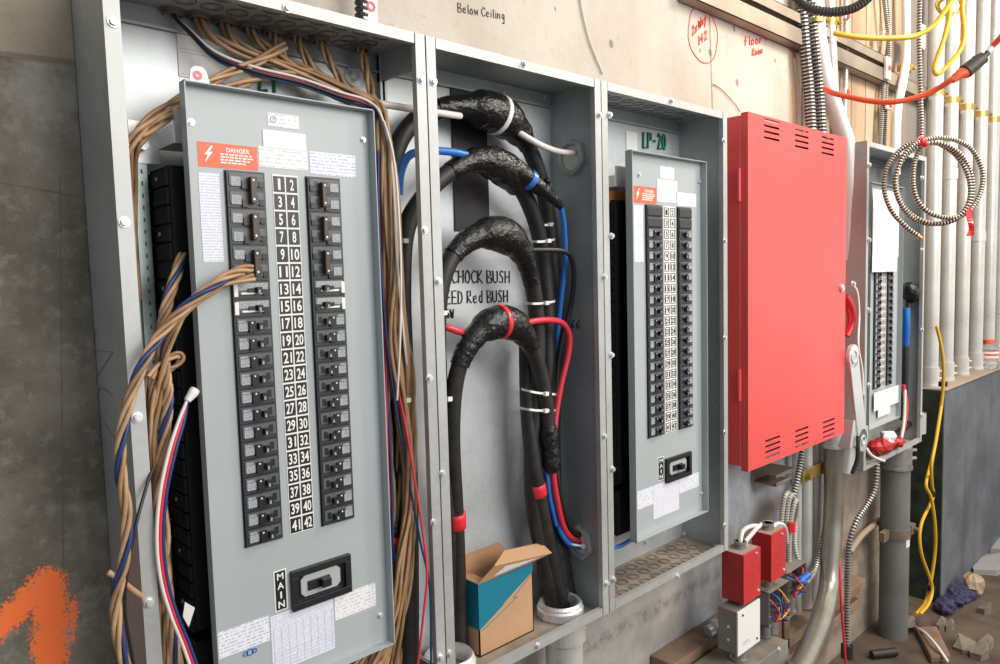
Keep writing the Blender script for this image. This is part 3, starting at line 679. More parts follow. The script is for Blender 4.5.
# ================================================================ WIRES OF THE FIRST ENCLOSURE
def bundle(name, pts, mats, R, r, turns, label, cat='wire', group=None, n=6, seg=6, spread=1.0):
    c = spline(pts, seg); k = len(c); out = []
    for j, m in enumerate(mats):
        ps = []
        for i, p in enumerate(c):
            t = (c[min(i+1, k-1)]-c[max(i-1, 0)]).normalized(); u = t.cross(Vector((0, 1, .01))).normalized(); w = t.cross(u)
            an = 2*PI*(j/len(mats)+turns*i/k); ps.append(p+(u*math.cos(an)+w*math.sin(an))*R)
        b = MB(m); b.tube(ps, r, n); out.append(tag(b.build(name), label, cat, group))
    return out
def tn(k): return [TAN, TAN2, TAN][:k] if k < 4 else [TAN, TAN2, TAN, TAN2][:k]
CON = mat('connector_metal', (.22, .19, .16), .4, .5)
kx = [(172, 10), (198, 14), (224, 19), (249, 24), (272, 29), (297, 33), (319, 37), (361, 45)]
for u, v in kx:
    p = AZ(u, v, ZT-.002); b = MB(CON)
    b.ring((p.x, p.y, ZT-.002), (0, 0, -1), .0125, .018, .004, 20).ring((p.x, p.y, ZT-.006), (0, 0, -1), .0125, .0155, .005, 20)
    for q in range(6): a = q*PI/3; b.box(p.x+.0175*math.cos(a)-.002, p.x+.0175*math.cos(a)+.002, p.y+.0175*math.sin(a)-.002, p.y+.0175*math.sin(a)+.002, ZT-.006, ZT-.002)
    b.build('conduit_connector', E1)
tails = [
 [(385, 120, .05), (397, 165, .035), (404, 240, .03), (409, 330, .03), (412, 400, .045), (413, 470, .05), (411, 540, .05), (404, 610, .06), (388, 690, .06)],
 [(383, 122, .06), (394, 175, .05), (398, 250, .045), (404, 330, .05), (408, 410, .06), (407, 500, .05), (403, 560, .05), (396, 620, .06), (372, 690, .06)],
 [(384, 118, .04), (391, 180, .035), (395, 260, .03), (392, 340, .04), (406, 420, .04), (409, 500, .04), (400, 560, .035), (392, 620, .05), (360, 690, .06)],
 [(384, 124, .07), (390, 190, .06), (390, 270, .06), (398, 350, .05), (405, 430, .07), (412, 510, .07), (408, 580, .07), (401, 640, .07), (395, 700, .07)],
 [(382, 128, .06), (386, 200, .05), (388, 300, .05), (400, 380, .05), (408, 470, .06), (404, 540, .05), (394, 600, .05), (380, 660, .06), (350, 700, .06)],
 [(382, 132, .05), (388, 220, .04), (397, 300, .035), (407, 370, .05), (411, 450, .06), (412, 530, .05), (405, 600, .05), (386, 650, .06), (340, 705, .06)],
 [(380, 128, .07), (384, 220, .06), (394, 310, .05), (410, 390, .06), (413, 480, .06), (409, 560, .06), (397, 620, .06), (384, 690, .06)],
 [(379, 130, .05), (384, 190, .045), (392, 260, .04), (402, 320, .045), (411, 380, .05), (412, 460, .05), (406, 560, .04), (398, 640, .05), (390, 700, .06)]]
heads = [None, [(198, 14, .136), (200, 22, .13), (214, 38, .115), (242, 52, .10), (285, 66, .09), (335, 86, .08), (370, 102, .06)],
 [(224, 19, .133), (226, 28, .128), (240, 46, .115), (275, 62, .105), (325, 82, .09), (368, 98, .07)],
 [(249, 24, .130), (252, 33, .126), (265, 47, .115), (293, 64, .105), (340, 86, .09), (370, 103, .07)],
 [(272, 29, .129), (274, 38, .124), (280, 52, .115), (294, 68, .105), (330, 92, .09), (368, 112, .07)],
 [(297, 33, .122), (299, 43, .118), (308, 62, .108), (325, 80, .10), (350, 96, .09), (370, 116, .07)],
 [(319, 37, .118), (322, 46, .114), (332, 66, .106), (346, 88, .095), (362, 106, .08)],
 [(361, 45, .110), (362, 55, .106), (368, 78, .095), (374, 102, .075)]]
words = ['', 'second', 'third', 'fourth', 'fifth', 'sixth', 'seventh', 'last']
for i in range(1, 8):
    bundle('electrical_wire', px(heads[i]+tails[i]), tn(3), .0052, .0036, 2.2+.3*i, f'tan wire dropping from the {words[i]} hole in the top of the leftmost enclosure', 'wire', f'tan wires from the {words[i]} top hole')
bundle('electrical_wire', px([(384, 121, .03), (394, 160, .02), (399, 220, .012), (401, 280, .012), (400, 340, .014), (397, 400, .03)]), [WW], 0, .0022, 0, 'slim white wire in front of the tan wires right of the near panel')
for i, pt in enumerate(([(376, 130, .08), (380, 220, .07), (383, 330, .07), (388, 430, .07), (392, 530, .07), (384, 600, .07)], [(379, 150, .09), (386, 260, .08), (393, 350, .08), (400, 440, .08), (398, 540, .08), (390, 600, .08), (350, 690, .07)],
    [(382, 140, .06), (392, 230, .05), (398, 320, .055), (394, 380, .06), (404, 450, .06), (406, 540, .06), (391, 610, .06), (330, 700, .06)])):
    bundle('electrical_wire', px(pt), tn(3), .0055, .0036, 3, ['tan wire nearest the right edge of the near panel cover', 'tan wire deep behind the right-hand tan bundle', 'tan wire in the middle of the right-hand tan bundle'][i], 'wire', ['tan wires hugging the near cover', 'tan wires deep in the right gap', 'tan wires in the middle of the right gap'][i])
cols = [(WR, 'red'), (WW, 'white'), (WB, 'dark blue'), (WK, 'black')]
lead = [(172, 10, .143), (175, 18, .137), (190, 33, .12), (216, 57, .10), (255, 72, .085), (300, 83, .075), (340, 97, .06), (368, 106, .05)]
for j, (m, cn) in enumerate(cols):
    dv = [-2, -5, 2.5, 0][j]
    p = [(u+(j-1.5)*.8, v+dv*min(1, i/3), y-.004*j) for i, (u, v, y) in enumerate(lead)]
    tl = [[(378, 116, .06), (381, 200, .05), (386, 290, .05), (395, 370, .045), (408, 440, .03), (421, 520, .012), (427, 570, -.004), (424, 610, -.006), (416, 680, -.006)],
          [(382, 118, .035), (392, 170, .03), (397, 260, .02), (403, 330, .03), (411, 400, .06)],
          [(377, 118, .05), (379, 220, .04), (384, 310, .04), (393, 390, .04), (407, 470, .04), (420, 540, .02), (430, 590, .006), (431, 680, .005)],
          [(380, 122, .07), (384, 230, .07), (392, 330, .06), (402, 420, .06), (410, 520, .06), (404, 640, .07)]][j]
    wire('electrical_wire', px(p+tl), .0024, m, f'{cn} wire from the first top hole, running right above the near panel', 'wire')
wire('electrical_wire', px([(377, 140, .055), (379, 300, .05), (386, 380, .05), (391, 470, .05), (393, 560, .05)]), .0028, WB, 'dark blue wire close along the right edge of the near panel cover', 'wire')
wire('electrical_wire', px([(379, 300, .07), (385, 340, .05), (386, 400, .05), (388, 480, .05), (392, 540, .06)]), .0028, WR, 'red wire close along the right edge of the near panel cover', 'wire')
for i, (v, m, cn) in enumerate(((531, WK, 'black'), (541, TR, 'red'), (556, TB, 'blue'))):
    p = px([(372, v-2, .07), (386, v, .06), (397, v+2, .06), (406, v+18, .07), (408, v+60, .08), (404, 690, .09)])
    b = MB(RUB); b.tube(spline(p), .0075, 10); o = b.build('power_cable'); tag(o, f'black cable with a {cn} taped end at the lower right of the near panel', 'cable')
    if i: b = MB(m); b.tube(spline(p)[2:14], .0086, 10); b.build('colour_band', o, label=f'{cn} tape')
for i, p in enumerate(([(285, 45, .085), (266, 57, .085), (240, 69, .085), (212, 81, .08), (186, 96, .07), (160, 112, .05), (142, 128, .04), (131, 144, .04), (127, 165, .05), (130, 210, .08), (133, 330, .09), (139, 420, .09)],
                       [(312, 72, .09), (285, 73, .09), (255, 79, .085), (225, 90, .075), (190, 105, .07), (164, 119, .05), (146, 134, .045), (135, 150, .05), (132, 200, .10), (136, 300, .10)])):
    bundle('electrical_wire', px(p), tn(3), .0048, .0034, 2.4, ['upper', 'lower'][i]+' tan bundle strand crossing to the left above the near panel', 'wire', ['upper', 'lower']   [i]+' crossing tan strands')
# ---- loose wires spilling out on the left
L_ = [
 ('tan blue twist poking over the left breakers and hanging outside the left flange', [TAN, TAN2, WB, TAN], .0046, .0031, 5, [(251, 267, -.012), (232, 274, -.018), (205, 291, -.02), (178, 314, -.02), (158, 338, -.02), (144, 362, -.03), (130, 398, -.035), (121, 440, -.035), (121, 475, -.035), (127, 518, -.035), (124, 560, -.035), (116, 600, -.035), (119, 640, -.035), (132, 690, -.035)]),
 ('tan strand with a bare end lying over the left breakers', [TAN, TAN2], .0032, .0032, 3, [(254, 277, -.010), (228, 284, -.014), (198, 300, -.015), (178, 325, -.015), (166, 352, .0), (160, 390, .012), (154, 430, .018), (158, 480, .018), (160, 560, .018), (172, 640, .018), (180, 690, .02)]),
 ('twisted tan and blue strand hanging down between left flange and near panel', [TAN, TAN2, TAN, WB, TAN], .0052, .0031, 5, [(184, 235, .07), (180, 262, .045), (168, 300, .025), (162, 335, .015), (165, 372, .012), (168, 400, .012), (164, 440, .015), (158, 500, .018), (162, 560, .018), (170, 620, .018), (178, 690, .018)]),
 ('tan strand doubled back in a loop beside the left flange', [TAN, TAN2], .0032, .0030, 2, [(150, 378, .0), (160, 364, .01), (176, 355, .012), (181, 358, .015), (176, 366, .016), (160, 376, .014), (152, 396, .016), (152, 440, .02), (158, 500, .024), (160, 580, .024), (160, 690, .02)]),
 ('straight tan strand low behind the left flange', [TAN, TAN2, TAN], .0045, .0034, 3, [(142, 372, .03), (148, 430, .03), (156, 500, .025), (163, 560, .025), (172, 620, .025), (182, 690, .02)]),
 ('tan strand at the foot of the left flange', [TAN2, TAN], .0035, .0034, 2, [(160, 470, .03), (166, 540, .03), (167, 600, .02), (166, 690, .02)])]
for lb, ms, R_, r_, tw, p in L_: bundle('electrical_wire', px(p), ms, R_, r_, tw, lb, 'wire', lb.split(' ')[0]+' '+' '.join(lb.split(' ')[-3:]))
for j, (m, cn) in enumerate(((WW, 'white'), (WR, 'red'), (WB, 'dark blue'))):
    d = (j-1)*3.2
    wire('electrical_wire', px([(187, 401, .005), (181+d*.8, 422, .0), (172+d, 452, -.006), (163+d, 495, -.01), (160+d, 540, -.01), (164+d, 580, -.01), (174+d, 615, -.012), (186+d, 645, -.012), (200+d, 685, -.012)]), .0027, m, f'{cn} wire hanging from the white connector left of the near panel', 'wire')
p = A(187, 401, .005); q = A(193, 393, .008); b = MB(WHT).cyl(p, q, .0045, 10, .0075); b.cyl(q, q+(q-p)*.4, .0075, 10)
tag(b.build('wire_connector'), 'white push-in connector at the left edge of the near panel cover', 'connector')
wire('electrical_wire', px([(153, 468, .0), (146, 488, -.012), (136, 525, -.03), (127, 572, -.034), (125, 610, -.034), (131, 650, -.034), (139, 690, -.034)]), .0022, WK, 'single black wire curving outside the left flange', 'wire')
wire('electrical_wire', px([(108, 572, -.03), (118, 578, -.032), (130, 588, -.03), (142, 597, -.02)]), .0042, TAN, 'short tan stub sticking across the foot of the left flange', 'wire')
p, q = A(185, 602, .02), A(196, 625, .02)
b = MB(PAPER).prism([(p.x, p.z), (q.x, p.z-.013), (p.x+.003, q.z), (p.x-.004, p.z-.02)], .02, .0208); tag(b.build('paper_scrap'), 'torn white paper scrap among the wires left of the near panel', 'paper')
# ================================================================ CABLES OF THE SECOND ENCLOSURE
def near(c, u, v, y):
    p = A(u, v, y); return min(range(len(c)), key=lambda i: (c[i]-p).length)
def feeder(label, pts, r, wraps=(), bands=(), seg=10):
    c = spline(px(pts), seg); b = MB(RUB); b.tube(c, r, 14); o = b.build('power_cable'); tag(o, label, 'cable', 'black feeder cables in the second enclosure')
    for (a, e, prof) in wraps:
        i0, i1 = near(c, *a), near(c, *e); seg_ = c[i0:i1+1]; n = len(seg_)
        rr = []
        for i in range(n):
            t = i/(n-1)*(len(prof)-1); k = min(int(t), len(prof)-2); s_ = t-k; s_ = s_*s_*(3-2*s_)
            rr.append(prof[k]*(1-s_)+prof[k+1]*s_+random.uniform(-.0008, .0008))
        w = MB(TAPE); w.tube(seg_, rr, 18); w.build('tape_wrap', o)
    for (a, rad, wd, m, nm) in bands:
        i0 = near(c, *a); d = (c[min(i0+1, len(c)-1)]-c[i0-1]).normalized()
        w = MB(m); w.tube([c[i0]+d*wd*t for t in (-1, -.98, -.3, .3, .98, 1)], [rad*.97, rad, rad*1.01, rad*1.01, rad, rad*.97], 20); w.build('colour_band', o, label=nm)
    return c
feeder('black cable with a white-banded splice, uppermost loop', [(404, 690, .085), (402, 520, .085), (398, 400, .10), (391, 300, .11), (388, 210, .11), (396, 150, .105), (418, 118, .095), (445, 108, .085), (475, 108, .08), (503, 118, .08), (526, 143, .09), (542, 185, .105), (551, 240, .12), (556, 330, .122), (553, 430, .12), (557, 520, .115), (572, 612, .103)], .0175,
    [((437, 110, .087), (528, 147, .09), [.020, .022, .024, .038, .041, .040, .030, .020])], [((497, 114, .08), .0415, .0055, TW, 'white tape band')])
c = feeder('black cable with a blue-banded splice, second loop from the top', [(410, 690, .06), (409, 500, .07), (405, 380, .08), (402, 290, .085), (406, 230, .08), (425, 195, .07), (450, 172, .06), (478, 160, .055), (505, 170, .06), (526, 198, .075), (540, 240, .09), (547, 300, .10), (548, 400, .10), (546, 480, .10), (556, 550, .10), (568, 612, .095)], .0175,
    [((449, 173, .06), (518, 186, .065), [.020, .022, .026, .034, .036, .028])], [((510, 175, .062), .0325, .0055, TB, 'blue tape band')])
p = px([(497, 161, .052), (515, 170, .045), (535, 184, .04), (550, 196, .04), (561, 207, .042)]); b = MB(TAPE); c = spline(p, 5); b.tube(c, [.028-.0205*i/(len(c)-1)+random.uniform(-.0008, .0008) for i in range(len(c))], 16)
o = b.build('taped_pigtail'); tag(o, 'tapering black taped pigtail above the blue wire', 'taped splice')
b = MB(TB); b.tube([c[8], c[9]], .0225-.001, 16); b.build('colour_band', o, label='blue tape band')
q = A(547, 181, .035); b = MB(TAPE); b.ball(q, .009, 10, (1, 1, .8)); b.build('tape_end', o)
feeder('black cable with a plain black splice, third loop from the top', [(456, 690, .115), (452, 600, .11), (449, 520, .09), (441, 420, .07), (437, 340, .055), (441, 285, .045), (457, 250, .04), (484, 234, .035), (508, 238, .035), (526, 262, .045), (536, 310, .06), (537, 380, .07), (532, 450, .075), (534, 510, .08), (546, 570, .09), (556, 612, .10)], .0175,
    [((455, 256, .04), (531, 285, .05), [.020, .022, .024, .034, .036, .035, .027, .021, .019])])
feeder('black cable with a red-banded splice, lowest loop', [(462, 690, .10), (459, 600, .10), (456, 520, .085), (452, 440, .06), (455, 385, .045), (466, 350, .035), (484, 328, .03), (506, 322, .03), (524, 335, .035), (538, 365, .045), (546, 405, .05), (549, 440, .05)], .0165,
    [((459, 364, .04), (531, 348, .04), [.019, .021, .024, .032, .034, .033, .026, .018]), ((545, 425, .05), (549, 440, .05), [.018, .0215, .021])], [((499, 323, .03), .0345, .006, TR, 'red tape band'), ((456, 522, .086), .0205, .016, TR, 'red tape band')])
p = px([(547, 430, .05), (550, 448, .05), (551, 464, .05), (553, 472, .05)]); b = MB(TAPE); c = spline(p, 5); b.tube(c, [.0205+random.uniform(-.0014, .0014)-.010*max(0, (i/(len(c)-1)-.75)*4) for i in range(len(c))], 14)
tag(b.build('taped_pigtail'), 'black taped cable end with red and blue wires leaving it', 'taped splice')
feeder('black cable with a red band low on the right leg', [(527, 345, .095), (528, 400, .085), (531, 440, .075), (536, 480, .07), (545, 530, .075), (556, 580, .085), (563, 612, .09)], .0185, (), [((538, 489, .07), .0195, .014, TR, 'red tape band')])
# coloured leads
wire('lead_wire', px([(352, 101, .075), (375, 103, .07), (400, 107, .06), (425, 111, .05), (446, 114, .045), (460, 116, .06)]), .0065, WW, 'thick white wire passing behind the flange into the white-banded splice', 'wire', n=10)
wire('lead_wire', px([(512, 128, .07), (528, 138, .05), (545, 147, .05), (562, 152, .06), (580, 153, .075), (600, 154, .09)]), .0065, WW, 'thick white wire from the white-banded splice into the upper hub', 'wire', n=10)
wire('lead_wire', px([(399, 195, .06), (401, 172, .055), (410, 155, .05), (430, 151, .045), (452, 152, .045), (470, 156, .05)]), .0075, WBB, 'blue wire entering the blue-banded splice from the left', 'wire', n=10)
wire('lead_wire', px([(560, 204, .042), (564, 225, .05), (565, 260, .065), (561, 300, .085), (557, 350, .10), (556, 430, .11), (553, 490, .085), (556, 515, .075), (562, 535, .07), (573, 546, .075), (590, 547, .09), (612, 546, .1)]), .0062, WBB, 'blue wire dropping from the tapered pigtail to the lower hub', 'wire', n=10)
wire('lead_wire', px([(436, 325, .06), (446, 327, .045), (457, 331, .04), (468, 334, .045)]), .0068, WR, 'red wire entering the red-banded splice from the left', 'wire', n=10)
wire('lead_wire', px([(516, 328, .04), (530, 322, .03), (548, 320, .035), (562, 323, .045), (569, 335, .05), (568, 355, .055), (561, 385, .06), (556, 415, .06), (554, 440, .055), (553, 470, .05), (557, 500, .055), (565, 530, .065), (578, 541, .08), (600, 543, .1)]), .0068, WR, 'red wire looping from the red-banded splice down to the lower hub', 'wire', n=10)
wire('lead_wire', px([(528, 250, .04), (545, 250, .035), (562, 251, .035), (571, 257, .04), (574, 275, .05), (571, 305, .07), (562, 340, .085), (557, 375, .09), (556, 430, .09), (557, 470, .06), (562, 505, .06), (572, 530, .07), (584, 536, .085), (600, 536, .1)]), .0058, WK, 'black wire bending out from the plain splice and down to the lower hub', 'wire', n=10)
wire('lead_wire', px([(543, 466, .06), (547, 475, .055), (550, 500, .06), (556, 525, .07)]), .005, WBB, 'short blue wire behind the taped cable end', 'wire', n=8)
wire('lead_wire', px([(604, 549, .03), (620, 546, .06), (634, 538, .09), (645, 533, .12)]), .0055, WBB, 'blue wire crossing the floor of the LP-20 enclosure', 'wire', n=8)
# cable ties
def tie(u0, v0, u1, v1, yf, yb, label, head=True):
    um, vm = (u0+u1)/2, (v0+v1)/2
    loop = [A(u0, v0, (yf+yb)/2), A(u0+(u1-u0)*.2, v0+(v1-v0)*.2+1, yf+.004), A(um, vm+1.5, yf), A(u0+(u1-u0)*.8, v0+(v1-v0)*.8+1, yf+.004), A(u1, v1, (yf+yb)/2), A(um+1, vm-1, yb)]
    c = spline(loop, 5, True); b = MB(WHT); k = len(c)
    for i in range(k):
        a, e = c[i], c[(i+1) % k]; h = Vector((0, 0, .0024)); o_ = Vector((0, -.0011, 0))
        b.hexa((a-h, e-h, e+h, a+h), (a-h-o_, e-h-o_, e+h-o_, a+h-o_))
    if head:
        p = c[int(k*.46)]; b.box(p.x-.005, p.x+.005, p.y-.006, p.y+.002, p.z-.004, p.z+.004)
    o = b.build('cable_tie'); return tag(o, label, 'cable tie', 'white cable ties')
tie(522, 389, 556, 394, .03, .13, 'white cable tie on the right legs, just below the red wire bend'); tie(521, 408, 556, 410, .03, .13, 'white cable tie on the right legs, lowest of the stack')
tie(525, 303, 555, 301, .03, .13, 'white cable tie on the right legs, level with the lettering'); tie(531, 241, 555, 239, .05, .14, 'white cable tie beside the plain black splice'); tie(540, 224, 554, 223, .08, .14, 'white cable tie just under the tapered pigtail')
tie(432, 399, 456, 397, .03, .09, 'white cable tie on the left legs near the lower bolt'); tie(431, 313, 449, 311, .03, .08, 'white cable tie on the left leg beside the red lead')
tie(388, 241, 412, 239, .055, .14, 'white cable tie behind the tan wires, upper'); tie(392, 398, 414, 399, .05, .13, 'white cable tie behind the tan wires, lower'); tie(569, 543, 589, 545, .06, .10, 'white cable tie round the wires entering the lower hub')
# bushings in the floor and the conduit under them
def bushing(u, v, r, label, low=0):
    c = AZ(u, v, ZB+.033); b = MB(GB)
    prof = [(r*1.12, .002), (r*1.17, .006), (r*1.17, .022), (r*1.08, .026), (r*1.10, .030), (r*1.02, .036), (r*.88, .034), (r*.84, .02), (r*.84, .004)]
    n = 36; vs = []; k = len(prof)
    for i in range(n):
        a = 2*PI*i/n; lug = 1.05 if i % 9 == 0 else 1.0
        for j, (q, z) in enumerate(prof): vs.append((c.x+q*(lug if 0 < j < 3 else 1)*math.cos(a), c.y+q*(lug if 0 < j < 3 else 1)*math.sin(a), ZB+z))
    fs = [(i*k+j, ((i+1) % n)*k+j, ((i+1) % n)*k+j+1, i*k+j+1) for i in range(n) for j in range(k-1)]
    b.add(vs, fs, False); o = b.build('conduit_bushing'); tag(o, label, 'bushing'); return c
c = bushing(560, 601, .046, 'zinc bushing with two black cables behind the cardboard box')
b = MB(EMT).cyl((c.x, c.y-.01, .0), (c.x, c.y-.01, ZB-.004), .043, 28); b.ring((c.x, c.y-.01, ZB-.05), (0, 0, 1), .043, .050, .046, 28)
o = b.build('conduit'); tag(o, 'short steel conduit below the enclosure with the cardboard box', 'conduit')
bolt(o, (c.x+.046, c.y-.03, ZB-.018), (.8, -.6, 0), .9); bolt(o, (c.x+.046, c.y-.03, ZB-.036), (.8, -.6, 0), .9)
bushing(449, 655, .046, 'zinc bushing round the cables at the left of the cardboard box')
# ---- cardboard box
x0, x1, y0, y1, z0, z1 = .643, .800, .0594, .139, ZB+.0025, T-1.042; t = .0025
cb = thing('cardboard_box', 'open cardboard box with a teal print and lightning bolt', 'box', ((x0+x1)/2, (y0+y1)/2, z0))
b = MB(CARD)
b.box(x0, x1, y0, y0+t, z0, z1).box(x0, x0+t, y0, y1, z0, z1).box(x1-t, x1, y0, y1, z0, z1).box(x0, x1, y1-t, y1, z0, z1).box(x0, x1, y0, y1, z0, z0+t)
W = lambda s_, h: (x0+(x1-x0)*s_, z1-(z1-z0)*h)
b.use(TEAL).prism([W(.0, .0), W(1, 0), W(1, .13), W(.53, .36), W(.42, .42), W(.45, .42), W(.03, .62), W(0, .62)], y0-.0004, y0)
for a_, c_ in ((W(.98, .16), W(.62, .385)), (W(.62, .385), W(.70, .395)), (W(.70, .395), W(.05, .65)), (W(.98, .155), W(.98, .16))): b.tube([(a_[0], y0-.0002, a_[1]), (c_[0], y0-.0002, c_[1])], .0008, 4)
b.add([(x0-.0004, y0, z1), (x0-.0004, y1, z1), (x0-.0004, y1, z1-.10), (x0-.0004, y0, z1-.095)], [(0, 1, 2, 3)], False)
b.build('carton', cb)
e0, e1_ = Vector((x0, y0, z1)), Vector((x1, y0, z1)); f0, f1 = A(495, 566, .045), A(552, 553, .045); g0, g1 = A(505, 551, .075), A(542, 543, .075)
o_ = Vector((0, .002, .0008)); b = MB(CARDI).hexa((e0, e1_, f1, f0), (e0+o_, e1_+o_, f1+o_, f0+o_))
lb = lambda s_, h: (e0*(1-s_)+e1_*s_)*(1-h)+(f0*(1-s_)+f1*s_)*h+Vector((0, -.0012, -.0002))
b.use(PRTS).add([lb(.18, .25), lb(.82, .22), lb(.86, .8), lb(.22, .85)], [(0, 1, 2, 3)], False); b.build('flap', cb, label='front flap with a printed white label')
b = MB(CARD).hexa((f0, f1, g1, g0), (f0+o_, f1+o_, g1+o_, g0+o_)); b.build('flap', cb)
p = [Vector((x0, y0, z1)), Vector((x0, y1, z1)), Vector((x0+.045, y1-.01, z1-.012)), Vector((x0+.045, y0+.012, z1-.012))]; o_ = Vector((0, 0, .002))
MB(CARDI).hexa(p, [q+o_ for q in p]).build('flap', cb)
p = [Vector((x0, y1, z1)), Vector((x1, y1, z1)), Vector((x1-.02, y1+.004, z1+.03)), Vector((x0+.03, y1+.004, z1+.03))]; o_ = Vector((0, -.002, 0))
MB(CARDI).hexa(p, [q+o_ for q in p]).build('flap', cb)
NIP = mat('fitting_grey', (.30, .30, .29), .4, .5, .2, 40)
# ================================================================ FAR CONDUITS, RAILS, HANGING CORDS
def D(u, v, d): return CP + ray(u, v)*d
def strut(name, label, x0, x1, z, y0=.108, h=.041):
    b = MB(STRUT); y1 = YW-.001
    b.box(x0, x1, y0, y1, z-h/2, z-h/2+.0025).box(x0, x1, y0, y1, z+h/2-.0025, z+h/2).box(x0, x1, y1-.0025, y1, z-h/2, z+h/2)
    b.box(x0, x1, y0, y0+.0025, z-h/2, z+h/2)
    return tag(b.build(name), label, 'channel', 'steel strut channels')
zr1 = A(830, 50, .108).z; zr2 = A(800, 22, .108).z
strut('strut_channel', 'long steel channel rail high on the wall, the lower of two', A(690, 5, .11).x, 7.0, zr1, h=.055)
strut('strut_channel', 'shorter dark steel channel rail, the upper of two', A(742, 0, .11).x-.4, A(889, 65, .11).x, A(830, 33, .108).z, h=.036)
def strap(parent, p, r, name='conduit_strap'):
    b = MB(ZY); N_ = 14
    pts = [p+Vector((math.cos(PI*i/N_)*(r+.002), -math.sin(PI*i/N_)*(r+.002), 0)) for i in range(N_+1)]
    pts = [pts[0]+Vector((0, .03, 0))]+pts+[pts[-1]+Vector((0, .03, 0))]
    for a, e in zip(pts, pts[1:]):
        h = Vector((0, 0, .014)); o_ = (e-a).cross(Vector((0, 0, 1))).normalized()*.0016
        b.hexa((a-h, e-h, e+h, a+h), (a-h+o_, e-h+o_, e+h+o_, a+h+o_))
    q = p+Vector((r+.006, -r*.75, 0)); b.box(q.x-.006, q.x+.010, q.y-.006, q.y+.012, q.z-.016, q.z+.016); b.cyl(q+Vector((.004, -.006, 0)), q+Vector((.004, -.018, 0)), .008, 8); b.cyl(q+Vector((.012, 0, 0)), q+Vector((.026, 0, 0)), .006, 6)
    return b.build(name, parent)
for i, (l, r_) in enumerate(((924, 938.5), (939.5, 953.5), (955, 968.5), (970, 982.5), (983, 993.5), (994.5, 1003))):
    c = A((l+r_)/2, 300, .08); x = c.x; r = .034
    e = thing('conduit', 'steel conduit on the concrete ledge, '+['nearest the last grey enclosure', 'second from the last grey enclosure', 'third from the last grey enclosure', 'fourth from the last grey enclosure', 'beside the plastic bottle', 'at the right edge of the picture'][i], 'conduit', (x, .08, 1.012), 'large conduits standing on the ledge')
    MB(EMT).cyl((x, .08, 1.012), (x, .08, 4.2), r, 28).build('pipe', e)
    b = MB(EMT); b.cyl((x, .08, 1.013), (x, .08, 1.105), r+.005, 28); b.ring((x, .08, 1.013), (0, 0, 1), r+.004, r+.008, .012, 28)
    for z in (1.045, 1.08): b.cyl((x+r, .055, z), (x+r+.018, .045, z), .006, 8)
    b.build('coupling', e)
    strap(e, Vector((x, .08, zr1)), r)
    if i in (1, 3): MB(EMT).ring((x, .08, A(950, 150+30*i, .08).z), (0, 0, 1), r, r+.0035, .05, 28).build('coupling', e)
def pipe(label, pts, r, m=EMT, n=16, name='conduit', seg=8, group=None, cat='conduit', parent=None):
    b = MB(m); b.tube(spline(pts, seg), r, n); o = b.build(name, parent)
    return tag(o, label, cat, group) if parent is None else o
o = pipe('white conduit bending down behind the right edge of the red cabinet', px([(812, -40, .10), (814, 0, .10), (818, 45, .10), (826, 85, .09), (838, 120, .08), (847, 150, .07), (850, 200, .065), (850, 260, .065)]), .031, mat('pale_conduit', (.80, .79, .77), .4, .1))
b = MB(ZY); strap(o, A(814, 20, .10), .03)
o = pipe('straight pale conduit beside the bending white one', px([(826, -60, .11), (828, 0, .115), (830, 40, .115), (833, 95, .115), (838, 160, .115)]), .021); strap(o, A(829, 22, .115), .02)
for i, pts in enumerate(([(799, -40, .11), (801, 0, .11), (805, 50, .11), (809, 95, .11), (812, 150, .10)], [(808, -40, .10), (810, 0, .10), (815, 50, .10), (819, 95, .10), (822, 150, .09)])):
    b = MB(EMT); flex(b, px(pts), .017, 6, .012, 12, .12); tag(b.build('flexible_conduit'), ['ribbed flexible conduit entering the top of the red cabinet, left one', 'ribbed flexible conduit entering the top of the red cabinet, right one'][i], 'conduit', 'ribbed conduits above the red cabinet')
b = MB(RUB); flex(b, [D(u, v, 2.0) for u, v in ((790, -14), (800, 2), (815, 10), (836, 12), (856, 7), (872, -6), (880, -20))], .012, 8, .009, 12, .16); tag(b.build('flexible_conduit'), 'black ribbed hose sagging into the top of the picture', 'hose')
o = pipe('slim steel conduit with an offset bend behind the coiled cable', px([(905, -40, .10), (906, 0, .10), (906, 55, .10), (903, 80, .09), (898, 105, .075), (896, 130, .07), (896, 175, .07)]), .017, mat('white_conduit', (.82, .81, .79), .4)); strap(o, A(906, 68, .10), .016)
for i, (pts, lb) in enumerate((([(846, -30, .13), (846, 40, .13), (845, 90, .13), (843, 150, .12)], 'thin grey conduit on the boarded wall right of the white conduits'), ([(880, -30, .12), (886, 15, .11), (889, 50, .11), (886, 90, .12), (884, 150, .12)], 'thin metal-clad cable left of the offset conduit, rightmost strand'), ([(884, -30, .125), (889, 30, .12), (884, 80, .12), (880, 150, .12)], 'thin metal-clad cable left of the offset conduit, leftmost strand'))):
    b = MB(EMT); (flex(b, px(pts), .0085, 8, .008, 8, .1) if i else b.tube(spline(px(pts), 6), .0095, 10)); tag(b.build('metal_clad_cable' if i else 'conduit'), lb, 'cable' if i else 'conduit')
